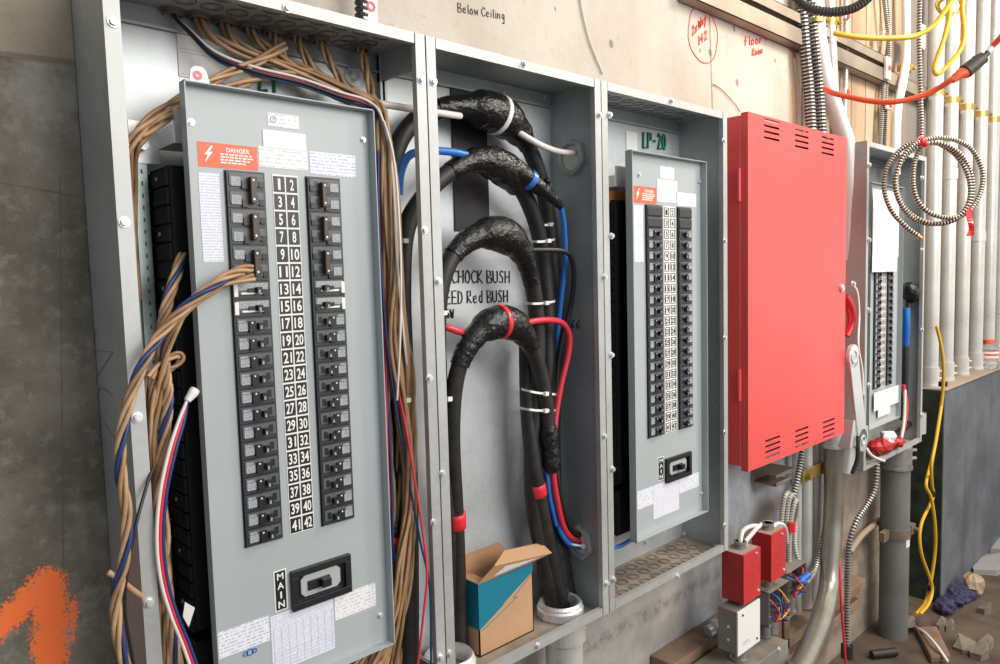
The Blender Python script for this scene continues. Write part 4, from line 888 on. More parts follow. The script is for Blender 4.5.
for i, (u, v, w_, h, y) in enumerate(((848, 16, 5, 9, .115), (848, 92, 5, 9, .115), (886, 35, 4, 9, .095), (890, 105, 4, 10, .095), (889, 68, 4, 24, .095))):
    p, q = A(u-w_/2, v-h/2, y), A(u+w_/2, v+h/2, y); b = MB(WHT).box(p.x, q.x, y, y+.012, q.z, p.z); b.use(TR).cyl(((p.x+q.x)/2, y+.001, (p.z+q.z)/2), ((p.x+q.x)/2, y-.004, (p.z+q.z)/2), .012, 10)
    tag(b.build('cable_clip', bevel=.002), ['white clip with a red dot on the thin grey conduit, upper', 'white clip with a red dot on the thin grey conduit, lower', 'white clip on the thin cables beside the yellow cord', 'white clip on the thin cables below the orange cord', 'long white clip on the thin cables between the cords'][i], 'clip', 'white clips on thin conduits')
p = A(921, 35, .05); b = MB(WHT).box(p.x-.025, p.x+.055, .05, .055, p.z-.05, p.z+.05); tag(b.build('wall_tag', bevel=.002), 'white card behind the hanging metal-clad cable', 'tag')
# coil of metal-clad cable
MCB = mat('armoured_cable', (.60, .54, .45), .4, .3); MCD = mat('armoured_groove', (.015, .014, .013), .6)
def armoured(b, pts, r, seg=10, pitch=.010):
    c = spline(pts, seg); L = [0]
    for i in range(1, len(c)): L.append(L[-1]+(c[i]-c[i-1]).length)
    k = int(L[-1]/pitch*2); j = 0; q = []
    for i in range(k+1):
        d = L[-1]*i/k
        while j < len(L)-2 and L[j+1] < d: j += 1
        q.append(c[j].lerp(c[j+1], min(1, (d-L[j])/max(1e-9, L[j+1]-L[j]))))
    b.use(MCD); b.tube(q, r*.85, 8)
    b.use(MCB)
    for i in range(0, k, 2): b.tube([q[i], q[i].lerp(q[i+1], .3), q[i].lerp(q[i+1], .7), q[i+1]], [r*.85, r, r, r*.85], 8, cap=False)
cd = 2.5
loop = [(921, -30), (919, 30), (920, 80), (921, 138), (914, 165), (914, 190), (922, 207), (937, 216), (957, 217), (972, 208), (981, 190), (982, 170), (972, 150), (955, 140), (935, 138), (915, 144), (901, 160), (895, 182), (900, 203), (915, 220), (938, 224), (958, 218), (970, 203), (972, 180), (964, 159), (948, 146), (930, 143), (912, 150), (898, 168), (897, 190), (906, 210), (925, 222), (948, 222), (966, 208), (970, 186), (962, 163), (945, 147), (924, 141), (904, 147), (888, 166), (884, 188), (891, 210), (905, 226), (918, 236)]
b = MB(); armoured(b, [D(u, v, cd+.02*math.sin(i*.7)) for i, (u, v) in enumerate(loop)], .0088); o = b.build('coiled_cable'); tag(o, 'coil of armoured cable hanging from above and tied with red tape', 'cable coil')
b = MB(COPPER); p, q = D(917, 235, cd), D(921, 238.5, cd); b.cyl(p, q, .008, 10); b.build('cable_end', o)
b = MB(TR)
for u, v, r in ((921, 142, .016), (925, 144, .013)): b.ball(D(u, v, cd-.01), r, 10, (1, 1, .9), .15)
b.hexa([D(u, v, cd-.012) for u, v in ((915, 143), (919, 136), (929, 139), (926, 148))], [D(u, v, cd+.012) for u, v in ((915, 143), (919, 136), (929, 139), (926, 148))])
b.build('red_tape', o)
b = MB(TR); q = [(967, 210), (971, 208), (973, 222), (974, 234), (970, 237), (967, 226)]
for a, e in zip(spline([D(967, 207, cd-.015), D(966, 216, cd-.02), D(969, 228, cd-.015), D(967, 237, cd-.02)], 4), spline([D(971, 206, cd-.015), D(972, 216, cd-.01), D(974, 226, cd-.025), D(973, 236, cd-.01)], 4)): q = q
l1 = spline([D(967, 207, cd-.015), D(966, 216, cd-.02), D(969, 228, cd-.015), D(966, 236, cd-.02)], 4); l2 = spline([D(971, 206, cd-.015), D(972, 216, cd-.01), D(974, 226, cd-.025), D(974, 236, cd-.01)], 4)
for i in range(len(l1)-1): o_ = _f*.0012; b.hexa((l1[i], l2[i], l2[i+1], l1[i+1]), (l1[i]+o_, l2[i]+o_, l2[i+1]+o_, l1[i+1]+o_))
b.build('red_tape', o)
# cords in front of the far conduits
wire('extension_cord', [D(u, v, d) for u, v, d in ((834, 33, 2.35), (850, 36, 2.35), (870, 38, 2.36), (895, 38, 2.38), (915, 36, 2.4), (932, 27, 2.4), (944, 12, 2.4), (957, -8, 2.4))], .0085, YEL, 'yellow cord sagging across the thin cables at the top right', 'cord', n=10)
wire('extension_cord', [D(u, v, d) for u, v, d in ((951, -10, 2.5), (948, 22, 2.5), (940, 50, 2.5), (934, 68, 2.5), (938, 74, 2.5), (950, 63, 2.5), (961, 48, 2.5), (964, 32, 2.5), (962, 10, 2.5), (963, -12, 2.5))], .008, YEL, 'yellow cord hanging in a narrow loop before the far conduits', 'cord', n=10)
for i in range(6):
    a = random.uniform(0, 6); pts = [D(950+15*math.cos(a+t*.9)*random.uniform(.6, 1.1), 6+11*math.sin(a+t*.9)*random.uniform(.6, 1.1), 2.55+random.uniform(-.03, .03)) for t in range(7)]
    wire('rope', pts, .0032, mat('yellow_rope', (.55, .40, .06), .7) if i == 0 else bpy.data.materials['yellow_rope'], 'thin yellow rope tangled above the hanging yellow loop', 'rope', 'tangled yellow rope', n=6)
o = wire('extension_cord', [D(u, v, d) for u, v, d in ((825, 89, 2.35), (833, 93, 2.3), (850, 97, 2.28), (870, 101, 2.25), (892, 102, 2.22), (915, 98, 2.2), (935, 90, 2.18), (951, 80, 2.15), (957, 77, 2.15))], .0085, ORG, 'orange cord sagging before the far conduits to a black plug', 'cord', n=10)
dv = lambda a, c: [D(a[0], a[1], 2.15), D(c[0], c[1], 2.15)]
b = MB(ORG); b.tube([D(952, 81, 2.15), D(955, 78, 2.15), D(960, 74, 2.15), D(967, 71.5, 2.15)], [.009, .013, .016, .018], 14); b.build('socket', o)
b = MB(mat('plug_black', (.03, .026, .024), .5)); b.tube([D(965, 72, 2.15), D(970, 68, 2.15), D(977, 62, 2.15), D(983, 58, 2.15)], [.022, .021, .021, .018], 14); b.tube([D(982, 58, 2.15), D(986, 54.5, 2.15), D(989, 51, 2.15)], [.010, .009, .008], 10); b.build('plug', o)
b = MB(WHT); b.tube([D(987.5, 52.5, 2.15), D(992, 47, 2.15)], .009, 10); b.use(ORG); b.tube([D(992, 47, 2.15), D(1000, 38, 2.13), D(1012, 24, 2.1)], .0088, 10); b.build('tail_lead', o)
# ================================================================ LAST ENCLOSURE'S CONTENTS
X4 = B4
wire('power_cable', px([(905, 176, .09), (911, 190, .07), (912, 230, .06), (911, 290, .06)]), .02, RUB, 'black cable at the upper right inside the last enclosure', 'cable', n=10)
for i, pts in enumerate(([(909, 300, .05), (906, 340, .05), (905, 380, .05), (903, 420, .06)], [(913, 305, .06), (912, 350, .06), (913, 390, .06), (909, 425, .07)], [(911, 300, .08), (915, 350, .05), (917, 390, .05), (911, 420, .05), (897, 433, .04), (885, 438, .03)])):
    wire('power_cable', px(pts), .013, RUB, ['black cable right of the distant panelboard, nearest its cover', 'black cable right of the distant panelboard, middle one', 'black cable curving along the bottom of the last enclosure'][i], 'cable', 'black cables in the last enclosure', n=10)
b = MB(TAPE); c = spline(px([(908, 284, .04), (910, 292, .04), (913, 300, .04)]), 4); b.tube(c, [.015+.022*math.sin(PI*i/(len(c)-1)) for i in range(len(c))], 12); tag(b.build('taped_pigtail'), 'black taped lump right of the distant panelboard', 'taped splice')
wire('lead_wire', px([(906, 308, .03), (906, 325, .03), (905, 345, .04)]), .016, WBB, 'bright blue lead under the black taped lump', 'wire', n=10)
wire('lead_wire', px([(903, 385, .03), (906, 405, .02), (904, 425, .015), (899, 442, .01), (896, 450, .01)]), .009, WR, 'red lead at the lower right of the distant panelboard', 'wire')
wire('lead_wire', px([(905, 390, .02), (904, 420, .01), (901, 440, .005)]), .006, WW, 'white lead beside the red one at the distant panelboard', 'wire')
b = MB(GB); c = AZ(912, 432, T-1.17); b.cyl((c.x, c.y, T-1.171), (c.x, c.y, T-1.08), .055, 24); tag(b.build('conduit_fitting', bevel=.003), 'bright steel fitting in the right corner of the last enclosure', 'fitting')
b = MB(REDD)
for u, v, r in ((876, 447, .04), (882, 446, .045), (889, 444, .035), (898, 442, .03)): b.ball(AZ(u, v, T-1.125), r, 10, (1.2, .8, .7), .15)
b.sm = [False]*len(b.sm); tag(b.build('red_wire_caps'), 'heap of red scraps in the bottom of the last enclosure', 'scraps')
b = MB(PAPER); b.ball(AZ(887, 438, T-1.10), .035, 10, (1.2, .9, .8), .3); b.sm = [False]*len(b.sm); tag(b.build('crumpled_paper'), 'crumpled white paper on the red scraps', 'paper')
wire('lead_wire', px([(866, 448, .0), (871, 455, -.012), (878, 459, -.012), (884, 461, -.01)]), .006, WW, 'pale lead draped over the lip of the last enclosure', 'wire')
# bright metal arm and fittings beside the red cabinet
f0, f1, w_ = A(853, 356, -.03), A(862, 440, -.03), .052
dn = (f1-f0).normalized(); sd = Vector((1, 0, 0)); b = MB(GB)
def arm(b, p, q, w, y0, y1): b.hexa([Vector((p.x-w, y0, p.z)), Vector((q.x-w, y0, q.z)), Vector((q.x+w, y0, q.z)), Vector((p.x+w, y0, p.z))][::1], [Vector((p.x-w, y1, p.z)), Vector((q.x-w, y1, q.z)), Vector((q.x+w, y1, q.z)), Vector((p.x+w, y1, p.z))])
arm(b, f0, f1, w_*.75, -.034, -.022)
for p in (f0, f1): b.cyl(p+Vector((0, -.004, 0)), p+Vector((0, .008, 0)), w_*.78, 20)
b.ring(f0+Vector((0, -.004, 0)), (0, -1, 0), .016, .026, .003, 18); b.ring(f1+Vector((0, -.004, 0)), (0, -1, 0), .012, .02, .003, 18)
tag(b.build('hanger_bar', bevel=.002), 'bright metal arm hanging between the red cabinet and last enclosure', 'arm')
p, q = A(852, 430, -.03), A(868, 466, -.03); b = MB(GB).hexa([Vector((p.x+.02, -.03, p.z+.03)), Vector((q.x, -.03, p.z-.01)), Vector((q.x, -.03, q.z+.1)), Vector((p.x-.01, -.03, q.z+.09))], [Vector((p.x+.02, .06, p.z+.03)), Vector((q.x, .06, p.z-.01)), Vector((q.x, .06, q.z+.1)), Vector((p.x-.01, .06, q.z+.09))])
b.use(EMT).cyl((p.x+.06, .015, q.z+.09), (p.x+.05, .015, q.z-.01), .035, 18); tag(b.build('elbow_fitting', bevel=.004), 'bright conduit body under the metal arm', 'fitting')
wire('lead_wire', px([(858, 436, -.04), (858, 448, -.045), (857, 460, -.045), (852, 474, -.035)]), .007, WK, 'black lead falling from the metal arm', 'wire')
b = MB(TR); b.tube(spline(px([(846, 296, .02), (852, 308, .01), (853, 322, .01), (847, 336, .02)]), 6), .011, 10); tag(b.build('electrical_wire'), 'thick red wire bulging out right of the red cabinet, outer', 'wire')
b = MB(TR); b.tube(spline(px([(845, 302, .03), (849, 312, .02), (849.5, 324, .02), (845, 333, .03)]), 6), .010, 10); tag(b.build('electrical_wire'), 'thick red wire bulging out right of the red cabinet, inner', 'wire')
wire('electrical_wire', px([(852, 285, .0), (857, 292, -.01), (859, 315, -.01), (858, 345, -.02), (862, 370, -.02), (863, 395, -.02)]), .0045, WW, 'slim pale wire looped above the bright metal arm', 'wire')
for u, v in ((852, 284), ): bolt(E4, A(u, v, .002), k=1.6)
# ================================================================ BELOW THE ENCLOSURES
p = A(892.5, 500, .06); px4 = p.x; R4 = .056
e = thing('large_conduit', 'thick grey plastic conduit dropping from the last enclosure to the floor', 'conduit', (px4, .05, 0))
GP = mat('grey_pipe', (.165, .167, .165), .45, 0, .15, 6)
MB(GP).cyl((px4, .05, 0), (px4, .05, T-1.25), R4, 36).build('pipe', e)
b = MB(NIP).cyl((px4, .05, T-1.262), (px4, .05, T-1.174), R4+.005, 36); b.ring((px4, .05, T-1.268), (0, 0, 1), R4+.004, R4+.008, .012, 36)
for z in (T-1.20, T-1.235): b.cyl((px4+.05, .02, z), (px4+.085, .0, z), .008, 8)
b.build('coupling', e)
zc = A(887, 560, -.04).z; b = MB(mat('dusty_strap', (.20, .15, .11), .75, .3, .2, 20)); b.ring((px4, .05, zc-.02), (0, 0, 1), R4, R4+.004, .04, 36); b.box(px4+.05, px4+.10, .0, .03, zc-.02, zc+.02).box(px4-.12, px4-.054, .05, .07, zc-.02, zc+.02).cyl((px4+.08, .0, zc), (px4+.08, -.018, zc), .010, 6); b.build('clamp', e)
b = MB(PAPER); a0 = -1.95
vs = []
for i in range(5):
    a = a0+.16*i; vs += [(px4+.0568*math.cos(a), .05+.0568*math.sin(a), A(895, 556, .0).z), (px4+.0568*math.cos(a), .05+.0568*math.sin(a), A(895, 540, .0).z)]
b.add(vs, [(2*i, 2*i+2, 2*i+3, 2*i+1) for i in range(4)]); b.build('label', e, label='small pale label')
c2 = A(834, 470, .04)
o = pipe('steel conduit with a sweeping elbow below the red cabinet', [Vector((c2.x, .04, T-.985)), Vector((c2.x, .04, A(834, 500, .04).z)), A(832, 540, .035), A(829, 585, .02), A(823, 615, -.02), A(814, 640, -.06), A(803, 664, -.10), A(788, 690, -.14)], .034, mat('brassy_conduit', (.36, .34, .285), .32, .75, .15, 12), 24)
b = MB(EMT).cyl((c2.x, .04, T-1.055), (c2.x, .04, T-.992), .040, 26); b.ring((c2.x, .04, T-1.06), (0, 0, 1), .038, .044, .01, 26)
for z in (T-1.015, T-1.04): b.cyl((c2.x+.035, .02, z), (c2.x+.065, .0, z), .007, 8)
b.build('coupling', o)
for i, (u, r, lb) in enumerate(((797, .016, 'thin steel conduit behind the flexible conduit under the red cabinet, left one'), (806, .022, 'steel conduit in the middle behind the flexible conduit under the red cabinet'), (816, .022, 'steel conduit close to the sweeping elbow, on its left'))):
    c = A(u, 500, .11); b = MB(EMT).cyl((c.x, .11, .35), (c.x, .11, T-.98), r, 18); tag(b.build('conduit'), lb, 'conduit', 'straight conduits under the red cabinet')
zs = A(812, 473, .08).z; c = A(818, 475, .08); b = MB(ZY).box(A(803, 475, .08).x, A(825, 475, .08).x, .078, .084, zs-.022, zs+.022); b.cyl((A(806, 475, .08).x, .078, zs), (A(806, 475, .08).x, .06, zs), .014, 6); tag(b.build('conduit_strap', bevel=.002), 'yellow zinc strap across the conduits under the red cabinet', 'strap')
p = A(785, 477, .06); b = MB(STRUT); L = .06
b.box(p.x-L, p.x+L, .06, YW-.002, p.z+.018, p.z+.021).box(p.x-L, p.x+L, .06, YW-.002, p.z-.021, p.z-.018).box(p.x-L, p.x+L, .06, .063, p.z+.008, p.z+.021).box(p.x-L, p.x+L, .06, .063, p.z-.021, p.z-.008).box(p.x-L, p.x+L, YW-.005, YW-.002, p.z-.02, p.z+.02)
tag(b.build('strut_channel', bevel=.001), 'short stub of steel channel on the wall under the red cabinet', 'channel')
b = MB(EMT); flex(b, px([(802, 450, .05), (800, 464, .05), (796, 485, .045), (791, 505, .045), (788, 530, .05), (787, 570, .06), (787, 620, .07)]), .0095, 8, .010, 12, .14); o = b.build('flexible_conduit'); tag(o, 'ribbed flexible conduit leaving the bottom of the red cabinet', 'conduit')
b = MB(EMT); flex(b, px([(826, 520, .07), (822, 545, .07), (815, 570, .06), (806, 583, .05), (800, 590, .05)]), .009, 8, .010, 12, .14); tag(b.build('flexible_conduit'), 'ribbed flexible conduit curving behind the sweeping elbow', 'conduit')
MC = mat('pale_mc_cable', (.58, .56, .52), .4, .2); MCG = mat('pale_mc_groove', (.30, .29, .27), .5, .2)
for i, pts in enumerate(([(781, 560, .04), (781, 530, .04), (783, 505, .04), (786, 495, .04), (789, 494, .06), (791, 505, .09), (791, 540, .11)], [(786, 570, .03), (786, 530, .03), (788, 505, .03), (791, 496, .03), (793, 499, .05), (794, 520, .09)],
        [(789, 585, .02), (789, 545, .02), (791, 520, .02), (795, 502, .02), (797, 503, .04), (796, 520, .06), (795, 545, .04), (799, 562, .02), (804, 572, .01), (805, 582, .01), (800, 591, .015), (795, 596, .02)])):
    b = MB(MC); flex(b, px(pts), .0078, 8, .008, 10, .09, MCG); tag(b.build('metal_clad_cable'), ['metal-clad cable rising behind the right red box, leftmost', 'metal-clad cable rising behind the right red box, middle', 'metal-clad cable hooking round to the open box, rightmost'][i], 'cable', 'metal-clad cables behind the red boxes')
def nipple(b, x, y, z0, z1, r=.014):
    b.cyl((x, y, z0), (x, y, z1), r, 16); b.cyl((x, y, z0), (x, y, z0+.007), r*1.4, 8)
    b.cyl((x, y, z1-.007), (x, y, z1), r*1.4, 8)
def redbox(label, x0, x1, y0, y1, z0, z1):
    e = thing('junction_box', label, 'electrical box', ((x0+x1)/2, (y0+y1)/2, z0), 'red fire alarm boxes'); DT = mat('dusty_red_top', (.36, .24, .20), .8) if 'dusty_red_top' not in bpy.data.materials else bpy.data.materials['dusty_red_top']
    b = MB(REDD).box(x0, x1, y0+.003, y1, z0, z1); b.use(DT).box(x0+.002, x1-.002, y0+.005, y1-.002, z1, z1+.0008); b.build('body', e, bevel=.002)
    b = MB(RED if False else mat('red_cover', (.52, .03, .03), .5, 0, .06, 20)).box(x0-.001, x1+.001, y0, y0+.003, z0-.001, z1+.001); b.build('cover', e, bevel=.001)
    for a, c in ((.72, .92), (.85, .12)): bolt(e, (x0+(x1-x0)*a, y0, z0+(z1-z0)*c), k=.6)
    b = MB(KO)
    for k in range(3): b.ring((x0+(x1-x0)*.5, y0-.0003, z0+(z1-z0)*(.3+.2*k)), (0, -1, 0), .002, .0032, .0004, 10)
    b.build('knockout', e)
    b = MB(NIP); nipple(b, (x0+x1)/2, (y0+y1)/2+.002, z1+.001, z1+.020, .013); b.build('cable_connector', e)
    b = MB(NIP); nipple(b, (x0+x1)/2, (y0+y1)/2, z0-.032, z0-.001); b.build('nipple', e)
    return e
j1 = (A(744, 600, -.05).x, A(760.5, 596, -.05).x); z1t = A(744, 556, -.05).z; z1b = A(744, 605, -.05).z
redbox('red electrical box nearest the camera, above the white-covered box', *j1, -.05, .018, z1b, z1t)
j2 = (A(771.5, 570, -.05).x, A(785.5, 570, -.05).x); z2t = A(771, 536, -.05).z; z2b = A(771, 583, -.05).z
redbox('red electrical box farther right, under the metal-clad cables', *j2, -.05, .012, z2b, z2t)
cx1, cx2 = (j1[0]+j1[1])/2, (j2[0]+j2[1])/2
for i, (lb, g, pts) in enumerate((('pale cable leaving the near red box, lower arc', 0, [(741, 547, -.016), (740.5, 540, -.016), (743, 531, -.012), (750, 526.5, -.005), (758, 526, .0), (764, 531, .01), (772, 538, .05)]),
        ('pale cable leaving the near red box, upper arc', 0, [(745, 547, -.016), (746, 541, -.016), (751, 535, -.012), (757, 528, -.005), (764, 523, .0), (771, 523, .01), (776, 528, .03), (780, 540, .07)]),
        ('pale cable looping from the right red box to its right, front', 1, [(770, 530, -.018), (773, 526, -.018), (778, 523.5, -.016), (783, 525, -.012), (786, 531, .0), (787, 545, .03)]),
        ('pale cable looping from the right red box to its right, behind', 1, [(773, 530, -.012), (776, 528, -.012), (781, 527, -.008), (785, 531, .01), (786, 545, .04)]))):
    b = MB(WW); b.tube(spline(px(pts), 6), .0062, 10); tag(b.build('fire_alarm_cable'), lb, 'cable', ['pale cables on the near red box', 'pale cables on the right red box'][g])
v = A(766, 531, .0); b = MB(TR); b.ball(v, .014, 10, (1.3, .8, .7), .2); b.ball(v+Vector((.02, .0, .008)), .012, 10, (1.3, .8, .7), .2); tag(b.build('tape_wrap'), 'red tape bunched between the two red boxes', 'tape')
b = MB(TR); v = A(792, 527, .01); b.cyl(v+Vector((0, 0, -.016)), v+Vector((0, 0, .016)), .011, 12); tag(b.build('tape_wrap'), 'red tape round the rightmost metal-clad cable', 'tape')
# pull box with the boxes standing on it
GY = mat('grey_box_paint', (.235, .225, .205), .6, .2, .12, 20)
pf = A(788, 641, -.07); pz = pf.z; bx0 = pf.x-.56
e = thing('pull_box', 'long grey steel pull box under the junction boxes', 'electrical box', ((bx0+pf.x)/2, 0, 0))
DUSTG = mat('dusty_grey_top', (.215, .18, .145), .85, 0, .2, 20)
b = MB(GY).box(bx0, pf.x, -.066, .06, .0, pz); b.use(DUSTG).box(bx0+.001, pf.x-.001, -.068, .059, pz, pz+.001); b.build('body', e, bevel=.002)
b = MB(GY).box(bx0-.002, pf.x+.002, -.070, -.066, .0, pz+.002); b.build('cover', e, bevel=.0015); bolt(e, A(778, 649, -.07), k=1)
wz1, wz0 = A(738, 613, -.05).z, A(738, 657, -.05).z
wx = (A(738, 630, -.05).x, A(760, 625, -.05).x)
e = thing('junction_box', 'grey electrical box with a blank white cover, nearest the camera', 'electrical box', (sum(wx)/2, 0, wz0))
b = MB(GY).box(wx[0]+.002, wx[1]-.002, -.046, .012, wz0+.002, wz1-.002); b.use(DUSTG).box(wx[0]+.003, wx[1]-.003, -.044, .01, wz1-.002, wz1-.001); b.build('body', e, bevel=.003)
b = MB(WHT).box(wx[0], wx[1], -.050, -.046, wz0, wz1); b.use(mat('print_grey', (.35, .40, .5), .5)).box(wx[0]+.025, wx[0]+.06, -.0505, -.05, wz0+.028, wz0+.031).box(wx[0]+.025, wx[0]+.07, -.0505, -.05, wz0+.022, wz0+.0235); b.build('cover', e, label='blank white cover plate', bevel=.0012)
for a, c in ((.2, .88), (.85, .12)): bolt(e, (wx[0]+(wx[1]-wx[0])*a, -.05, wz0+(wz1-wz0)*c), k=.5, mt=KO)
for zz in (.3, .6): bolt(e, (wx[0]+.002, -.02, wz0+(wz1-wz0)*zz), d=(-1, 0, 0), k=.6)
b = MB(NIP); nipple(b, sum(wx)/2, -.02, pz+.001, wz0+.002, .02); b.build('nipple', e)
MULTI = [WR, WB, WBB, YEL, BROWN, WK]
def openbox(label, x0, x1, y0, y1, z0, z1, foot):
    e = thing('junction_box', label, 'electrical box', ((x0+x1)/2, (y0+y1)/2, z0)); t = .002
    b = MB(GY).box(x0, x0+t, y0, y1, z0, z1).box(x1-t, x1, y0, y1, z0, z1).box(x0, x1, y0, y1, z0, z0+t).box(x0, x1, y0, y1, z1-t, z1).box(x0, x1, y1-t, y1, z0, z1); b.use(DUSTG).box(x0+.001, x1-.001, y0+.001, y1, z1, z1+.001); b.build('body', e)
    b = MB(NIP); nipple(b, (x0+x1)/2-.02, (y0+y1)/2, foot, z0, .014); nipple(b, (x0+x1)/2+.02, (y0+y1)/2, foot, z0, .014); b.build('nipple', e)
    for i in range(7):
        q0 = Vector((random.uniform(x0+.02, x1-.02), y1-.02, random.uniform(z1-.03, z1-.01))); pts = [q0, q0+Vector((random.uniform(-.01, .01), -.035, -.01)), Vector((random.uniform(x0+.02, x1-.015), y0-.012, random.uniform(z0+.03, z1-.02))), Vector((random.uniform(x0+.02, x1-.015), y0-.01, z0+random.uniform(.0, .03))), Vector((random.uniform(x0+.03, x1-.02), y0+.02, z0+.02))]
        tag((lambda bb: (bb.tube(spline(pts, 5), .0026, 6), bb.build('electrical_wire'))[1])(MB(MULTI[i % 6])), f'{["red","dark blue","blue","yellow","brown","black","red"][i]} wire curled in the {label.split(",")[0]}', 'wire', 'wires spilling from open junction boxes')
    return e
ox = (A(769, 605, -.045).x, A(789, 602, -.045).x)
openbox('open grey box, under the right red box', *ox, -.045, .02, A(769, 628, -.045).z, z2b-.033, pz+.001)
o3 = (A(787, 590, -.02).x, A(806, 585, -.02).x); z3 = A(787, 574, -.02).z
openbox('farther open grey box, beside the blue connector', *o3, -.02, .04, z3-.095, z3, z3-.16)
b = MB(TB); v = A(801, 580, -.025); b.ball(v, .017, 10, (1.2, 1, .8), .25); b.cyl(v, v+Vector((.03, -.01, .012)), .010, 8, .013); tag(b.build('wire_connector'), 'bright blue connector at the farther open box', 'connector')
b = MB(GB); v = A(708, 632, .09); b.cyl(v, v+Vector((.07, -.02, .012)), .018, 16); b.cyl(v+Vector((.02, -.006, .004)), v+Vector((.038, -.011, .007)), .025, 8); b.cyl(v+Vector((.058, -.016, .010)), v+Vector((.07, -.02, .012)), .022, 12); tag(b.build('conduit_fitting', bevel=.001), 'loose zinc conduit fitting lying on the timber', 'fitting')
# timber ledger
tz = A(720, 625, .10).z
b = MB(WOOD).box(1.35, 2.02, .072, YW-.002, tz-.045, tz); tag(b.build('timber', bevel=.003), 'dusty timber ledger against the wall behind the pull box', 'timber')
b = MB(WOOD).box(2.05, 2.75, .085, YW-.002, A(860, 583, .085).z-.04, A(860, 583, .085).z); tag(b.build('timber', bevel=.003), 'dusty timber behind the thick grey conduit', 'timber')
b = MB(WOOD).box(1.9, 2.75, .105, YW-.002, A(860, 600, .1).z-.04, A(860, 600, .1).z); tag(b.build('timber', bevel=.003), 'lower dusty timber strip behind the thick grey conduit', 'timber')
for i, u in enumerate((775, 783)):
    c = A(u, 645, .10); b = MB(WOOD).box(c.x-.02, c.x+.02, .085, YW-.002, 0, tz-.046); tag(b.build('timber', bevel=.003), ['dusty upright timber under the ledger, left one', 'dusty upright timber under the ledger, right one'][i], 'timber')
wire('electrical_wire', px([(842, 535, .02), (840, 560, .0), (841, 600, -.02), (844, 640, -.03), (848, 690, -.04)]), .0045, WR, 'red wire hanging between the elbow and the ribbed conduit', 'wire')
b = MB(EMT); flex(b, px([(877, 464, -.0), (875, 488, .0), (868, 503, .01), (857, 520, .02), (850, 540, .03), (847.5, 565, .04), (847, 600, .05), (847, 645, .05)]), .0095, 8, .012, 12, .12); o = b.build('flexible_conduit'); tag(o, 'ribbed flexible conduit from the last enclosure down to the floor', 'conduit')
v = A(847, 645, .05); b = MB(RUB); b.cyl(v, v+Vector((0, 0, -.05)), .022, 14); b.build('end_cap', o, label='black end cap')
# pipe running low behind
wire('conduit', px([(850, 552, .12), (862, 535, .12), (880, 520, .12)]), .012, mat('dusty_pipe', (.36, .28, .21), .7), 'dusty bent pipe behind the ribbed conduit', 'conduit', n=10)
# yellow cord down the ledge
for j in range(2):
    s_ = 1 if j else -1
    pts = [(936.5, 326, -.03), (941, 345, -.03), (943.5, 370, -.03), (942, 400, -.03), (936, 440, -.03), (931+s_*.5, 465, -.03), (929+s_*3, 485, -.03), (932+s_*.8, 498, -.03), (928-s_*7, 525, -.03), (928-s_*7, 552, -.03), (931+s_*.8, 585, -.03), (927+s_*2, 603, -.03), (918+s_*2, 614, -.03)]
    wire('extension_cord', px([(u, v, y+.012*s_*math.sin(i)) for i, (u, v, y) in enumerate(pts)]), .0068, YEL, ['yellow cord strand hanging down by the ledge end, left in the upper twist', 'yellow cord strand hanging down by the ledge end, right in the upper twist'][j], 'cord', n=10)
for i, (u, v) in enumerate(((943, 384), (931, 494), (931, 588))):
    p = A(u, v, -.03); b = MB(BLK); b.cyl(p+Vector((0, 0, -.010)), p+Vector((0, 0, .010)), .018, 12); tag(b.build('cable_tie'), ['black tie round the yellow cords at the ledge top', 'black tie round the yellow cords at mid height', 'black tie round the yellow cords near the floor'][i], 'cable tie')
# bottle on the ledge
c = AZ(988.5, 368, 1.013); e = thing('plastic_bottle', 'clear plastic drink bottle with an orange cap on the ledge', 'bottle', (c.x, c.y, 1.013))
PET = mat('clear_plastic', (.80, .78, .76), .1); PET.node_tree.nodes['Principled BSDF'].inputs['Transmission Weight'].default_value = .85; PET.node_tree.nodes['Principled BSDF'].inputs['IOR'].default_value = 1.15
hs = A(988, 340, c.y).z-1.013; prof = [(.0, 0), (.030, .0), (.036, .03), (.036, .25), (.031, .30), (.036, .36), (.036, .62), (.026, .76), (.015, .84), (.015, .88)]
n = 20; vs = [(c.x+q*1.25*math.cos(2*PI*i/n), c.y+q*1.25*math.sin(2*PI*i/n), 1.013+h*hs) for i in range(n) for q, h in prof]; k = len(prof)
b = MB(PET); b.add(vs, [(i*k+j, ((i+1) % n)*k+j, ((i+1) % n)*k+j+1, i*k+j+1) for i in range(n) for j in range(k-1)], True); b.build('bottle_body', e)
b = MB(ORG).cyl((c.x, c.y, 1.013+.855*hs), (c.x, c.y, 1.013+hs), .027, 18); b.build('cap', e)
b = MB(WHT); b.tube([(c.x, c.y, 1.013+.38*hs), (c.x, c.y, 1.013+.6*hs)], .0458, 20, cap=False); b.use(ORG); b.tube([(c.x, c.y, 1.013+.45*hs), (c.x, c.y, 1.013+.53*hs)], .0462, 20, cap=False); b.build('label', e)
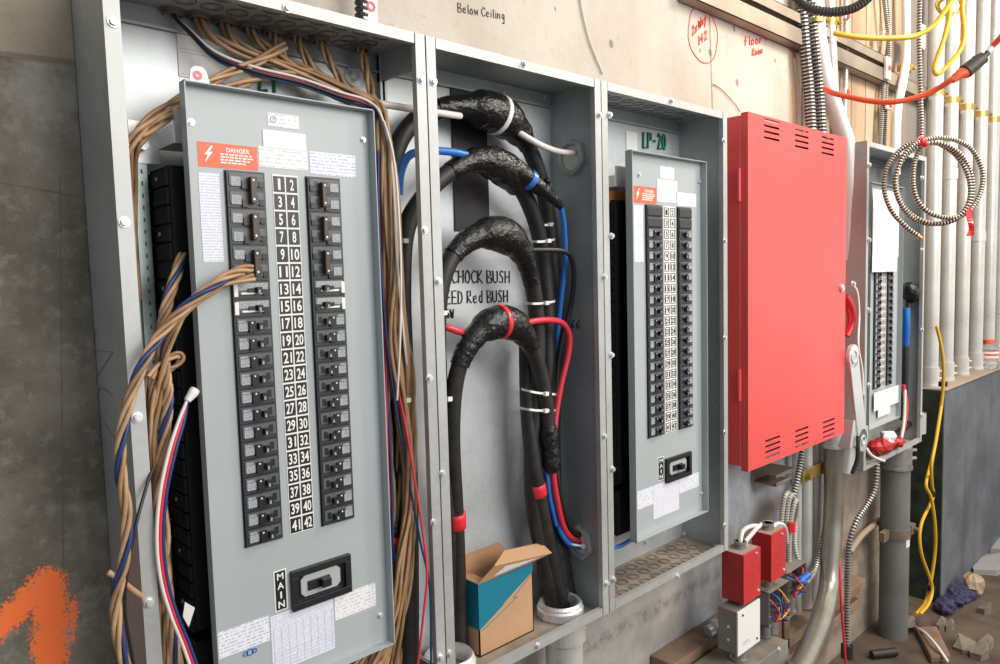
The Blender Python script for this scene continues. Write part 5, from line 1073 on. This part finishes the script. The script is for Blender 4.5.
# floor litter
b = MB(mat('purple_rag', (.045, .04, .11), .8, 0, .4, 30)); c = AZ(952, 607, 0)
for i in range(7): b.ball(c+Vector((random.uniform(-.10, .16), random.uniform(-.07, .07), .025)), random.uniform(.03, .055), 10, (1.5, 1, .6), .25)
b.sm = [False]*len(b.sm); tag(b.build('rag'), 'crumpled purple rag on the dusty floor', 'rag')
def crumple(name, u, v, m, r, sq, label, cat):
    c = AZ(u, v, 0); b = MB(m); b.ball(c+Vector((0, 0, r*sq[2]*.9)), r, 12, sq, .25); b.sm = [False]*len(b.sm); tag(b.build(name), label, cat)
crumple('paper_cup', 973, 594, mat('cup_tan', (.45, .33, .22), .7), .06, (1, .8, .9), 'crushed tan cup behind the purple rag', 'cup')
b = MB(WOOD); p, q = AZ(925, 634, 0), AZ(938, 664, 0); b.hexa([p+Vector((-.02, .03, 0)), q+Vector((-.02, .02, 0)), q+Vector((.05, -.03, 0)), p+Vector((.05, -.03, 0))], [p+Vector((-.02, .03, .03)), q+Vector((-.02, .02, .03)), q+Vector((.05, -.03, .03)), p+Vector((.05, -.03, .03))]); tag(b.build('wood_scrap', bevel=.006), 'tan wooden scrap lying before the thick conduit', 'scrap')
wire('floor_wire', [AZ(905, 620, .01), AZ(915, 627, .012), AZ(925, 633, .045), AZ(936, 645, .05), AZ(948, 662, .02)], .006, WW, 'pale wire lying across the wooden scrap', 'wire')
for i, (u, v, w) in enumerate(((990, 566, .18), (996, 548, .14), (978, 655, .08), (965, 650, .07), (985, 648, .06), (940, 628, .04), (949, 629, .035), (962, 644, .03), (985, 612, .05))):
    c = AZ(u, v, 0); a = random.uniform(0, 3); b = MB([mat('pale_scrap', (.34, .33, .32), .8), bpy.data.materials['dusty_timber'], DUSTG][0 if i < 2 else 2]); k = 6
    vs = [c+Vector((math.cos(a+j*PI/3)*w*random.uniform(.6, 1.1), math.sin(a+j*PI/3)*w*.6*random.uniform(.6, 1.1), .0)) for j in range(k)]
    b.add(vs+[v_+Vector((0, 0, .012+.006*j)) for j, v_ in enumerate(vs)], [tuple(range(k))[::-1], tuple(range(k, 2*k))]+[(j, (j+1) % k, (j+1) % k+k, j+k) for j in range(k)])
    tag(b.build('floor_scrap'), (['large pale sheet scrap on the floor at the right edge', 'pale sheet scrap nearest the foot of the ledge at right'][i] if i < 2 else 'small dusty chip scattered on the floor'), 'scrap', 'pale floor scraps' if i < 2 else 'dusty floor chips')
crumple('rubble', 903, 626, DUSTG, .05, (1.2, 1, .5), 'small lump of rubble at the foot of the thick conduit', 'rubble')
b = MB(RUB); c = AZ(884, 657, 0); b.cyl(c+Vector((-.05, .03, .018)), c+Vector((.04, -.03, .018)), .017, 10); tag(b.build('cable_offcut'), 'short dark cable offcut in front of the thick conduit', 'offcut')
# ---- little things above the first enclosures
for i, (u, m, r, lb) in enumerate(((273, EMT, .007, 'short pale conduit stub above the first enclosure'), (286, mat('blue_conduit', (.12, .28, .5), .4), .008, 'short blue conduit stub above the first enclosure'))):
    p = A(u, 6, .075); b = MB(m); flex(b, [(p.x, .075, ZT+.001), (p.x, .075, ZT+.1), (p.x, .075, ZT+.3)], r, 4, .008, 10, .1); tag(b.build('flexible_conduit'), lb, 'conduit')
p = A(361, 16, .10); b = MB(MCD); flex(b, [(p.x, .10, ZT+.001), (p.x+.002, .10, ZT+.05), (p.x+.008, .10, ZT+.3)], .011, 6, .011, 10, .25); tag(b.build('flexible_conduit'), 'dark ribbed conduit stub above the right end of the first enclosure', 'conduit')
p = A(371, 9, .09); b = MB(WHT).box(p.x-.016, p.x+.014, .09, .0915, p.z-.022, p.z+.06); b.use(TR).ring((p.x, .0895, p.z+.004), (0, -1, 0), .005, .009, .001, 16); tag(b.build('warning_tag'), 'white tag with a red ring above the first enclosure', 'tag')
wire('string', px([(578, -20, .146), (582, 10, .146), (590, 42, .146), (603, 74, .146)]), .0022, mat('string_white', (.7, .6, .52), .8), 'pale string hanging down the upper concrete', 'string')
wire('string', px([(713, 84, .146), (722, 90, .146), (735, 104, .146), (740, 112, .146)]), .0012, WK, 'thin dark string above the red cabinet', 'string')
# ================================================================ LIGHT
w = bpy.data.worlds.new('world'); S.world = w; w.use_nodes = True
N = w.node_tree.nodes; L = w.node_tree.links; bg = N['Background']
tc = N.new('ShaderNodeTexCoord'); dt = N.new('ShaderNodeVectorMath'); dt.operation = 'DOT_PRODUCT'
dt.inputs[1].default_value = Vector((.70, -.55, .45)).normalized(); L.new(tc.outputs['Generated'], dt.inputs[0])
rp = N.new('ShaderNodeValToRGB'); e = rp.color_ramp.elements
e[0].position = .22; e[0].color = (.13, .135, .13, 1); e[1].position = .92; e[1].color = (1.0, .97, .93, 1)
q = e.new(.55); q.color = (.42, .47, .53, 1)
mr = N.new('ShaderNodeMapRange'); mr.inputs['From Min'].default_value = -1; mr.inputs['From Max'].default_value = 1
L.new(dt.outputs['Value'], mr.inputs['Value']); L.new(mr.outputs[0], rp.inputs['Fac']); L.new(rp.outputs[0], bg.inputs['Color'])
bg.inputs['Strength'].default_value = .95
def area(name, loc, target, size, power, col):
    l = bpy.data.lights.new(name, 'AREA'); l.shape = 'RECTANGLE'; l.size = size[0]; l.size_y = size[1]; l.energy = power; l.color = col
    o = bpy.data.objects.new(name, l); COL.objects.link(o); o.location = loc
    o.rotation_euler = (Vector(target)-Vector(loc)).to_track_quat('-Z', 'Y').to_euler(); return o
area('soft_daylight_area', (1.6, -3.2, 2.9), (1.1, .1, 1.9), (2.4, 1.6), 84, (1, .96, .90))  # unseen area light added for soft frontal daylight, no window modelled
area('warm_area_light', (3.0, -1.25, 3.2), (3.2, .15, 2.0), (.7, .5), 58, (1, .85, .68))  # unseen warm area light added to brighten the far conduits
S.view_settings.view_transform = 'Standard'; S.view_settings.look = 'None'; S.view_settings.gamma = 1; S.view_settings.use_curve_mapping = False
S.view_settings.exposure = 0.2
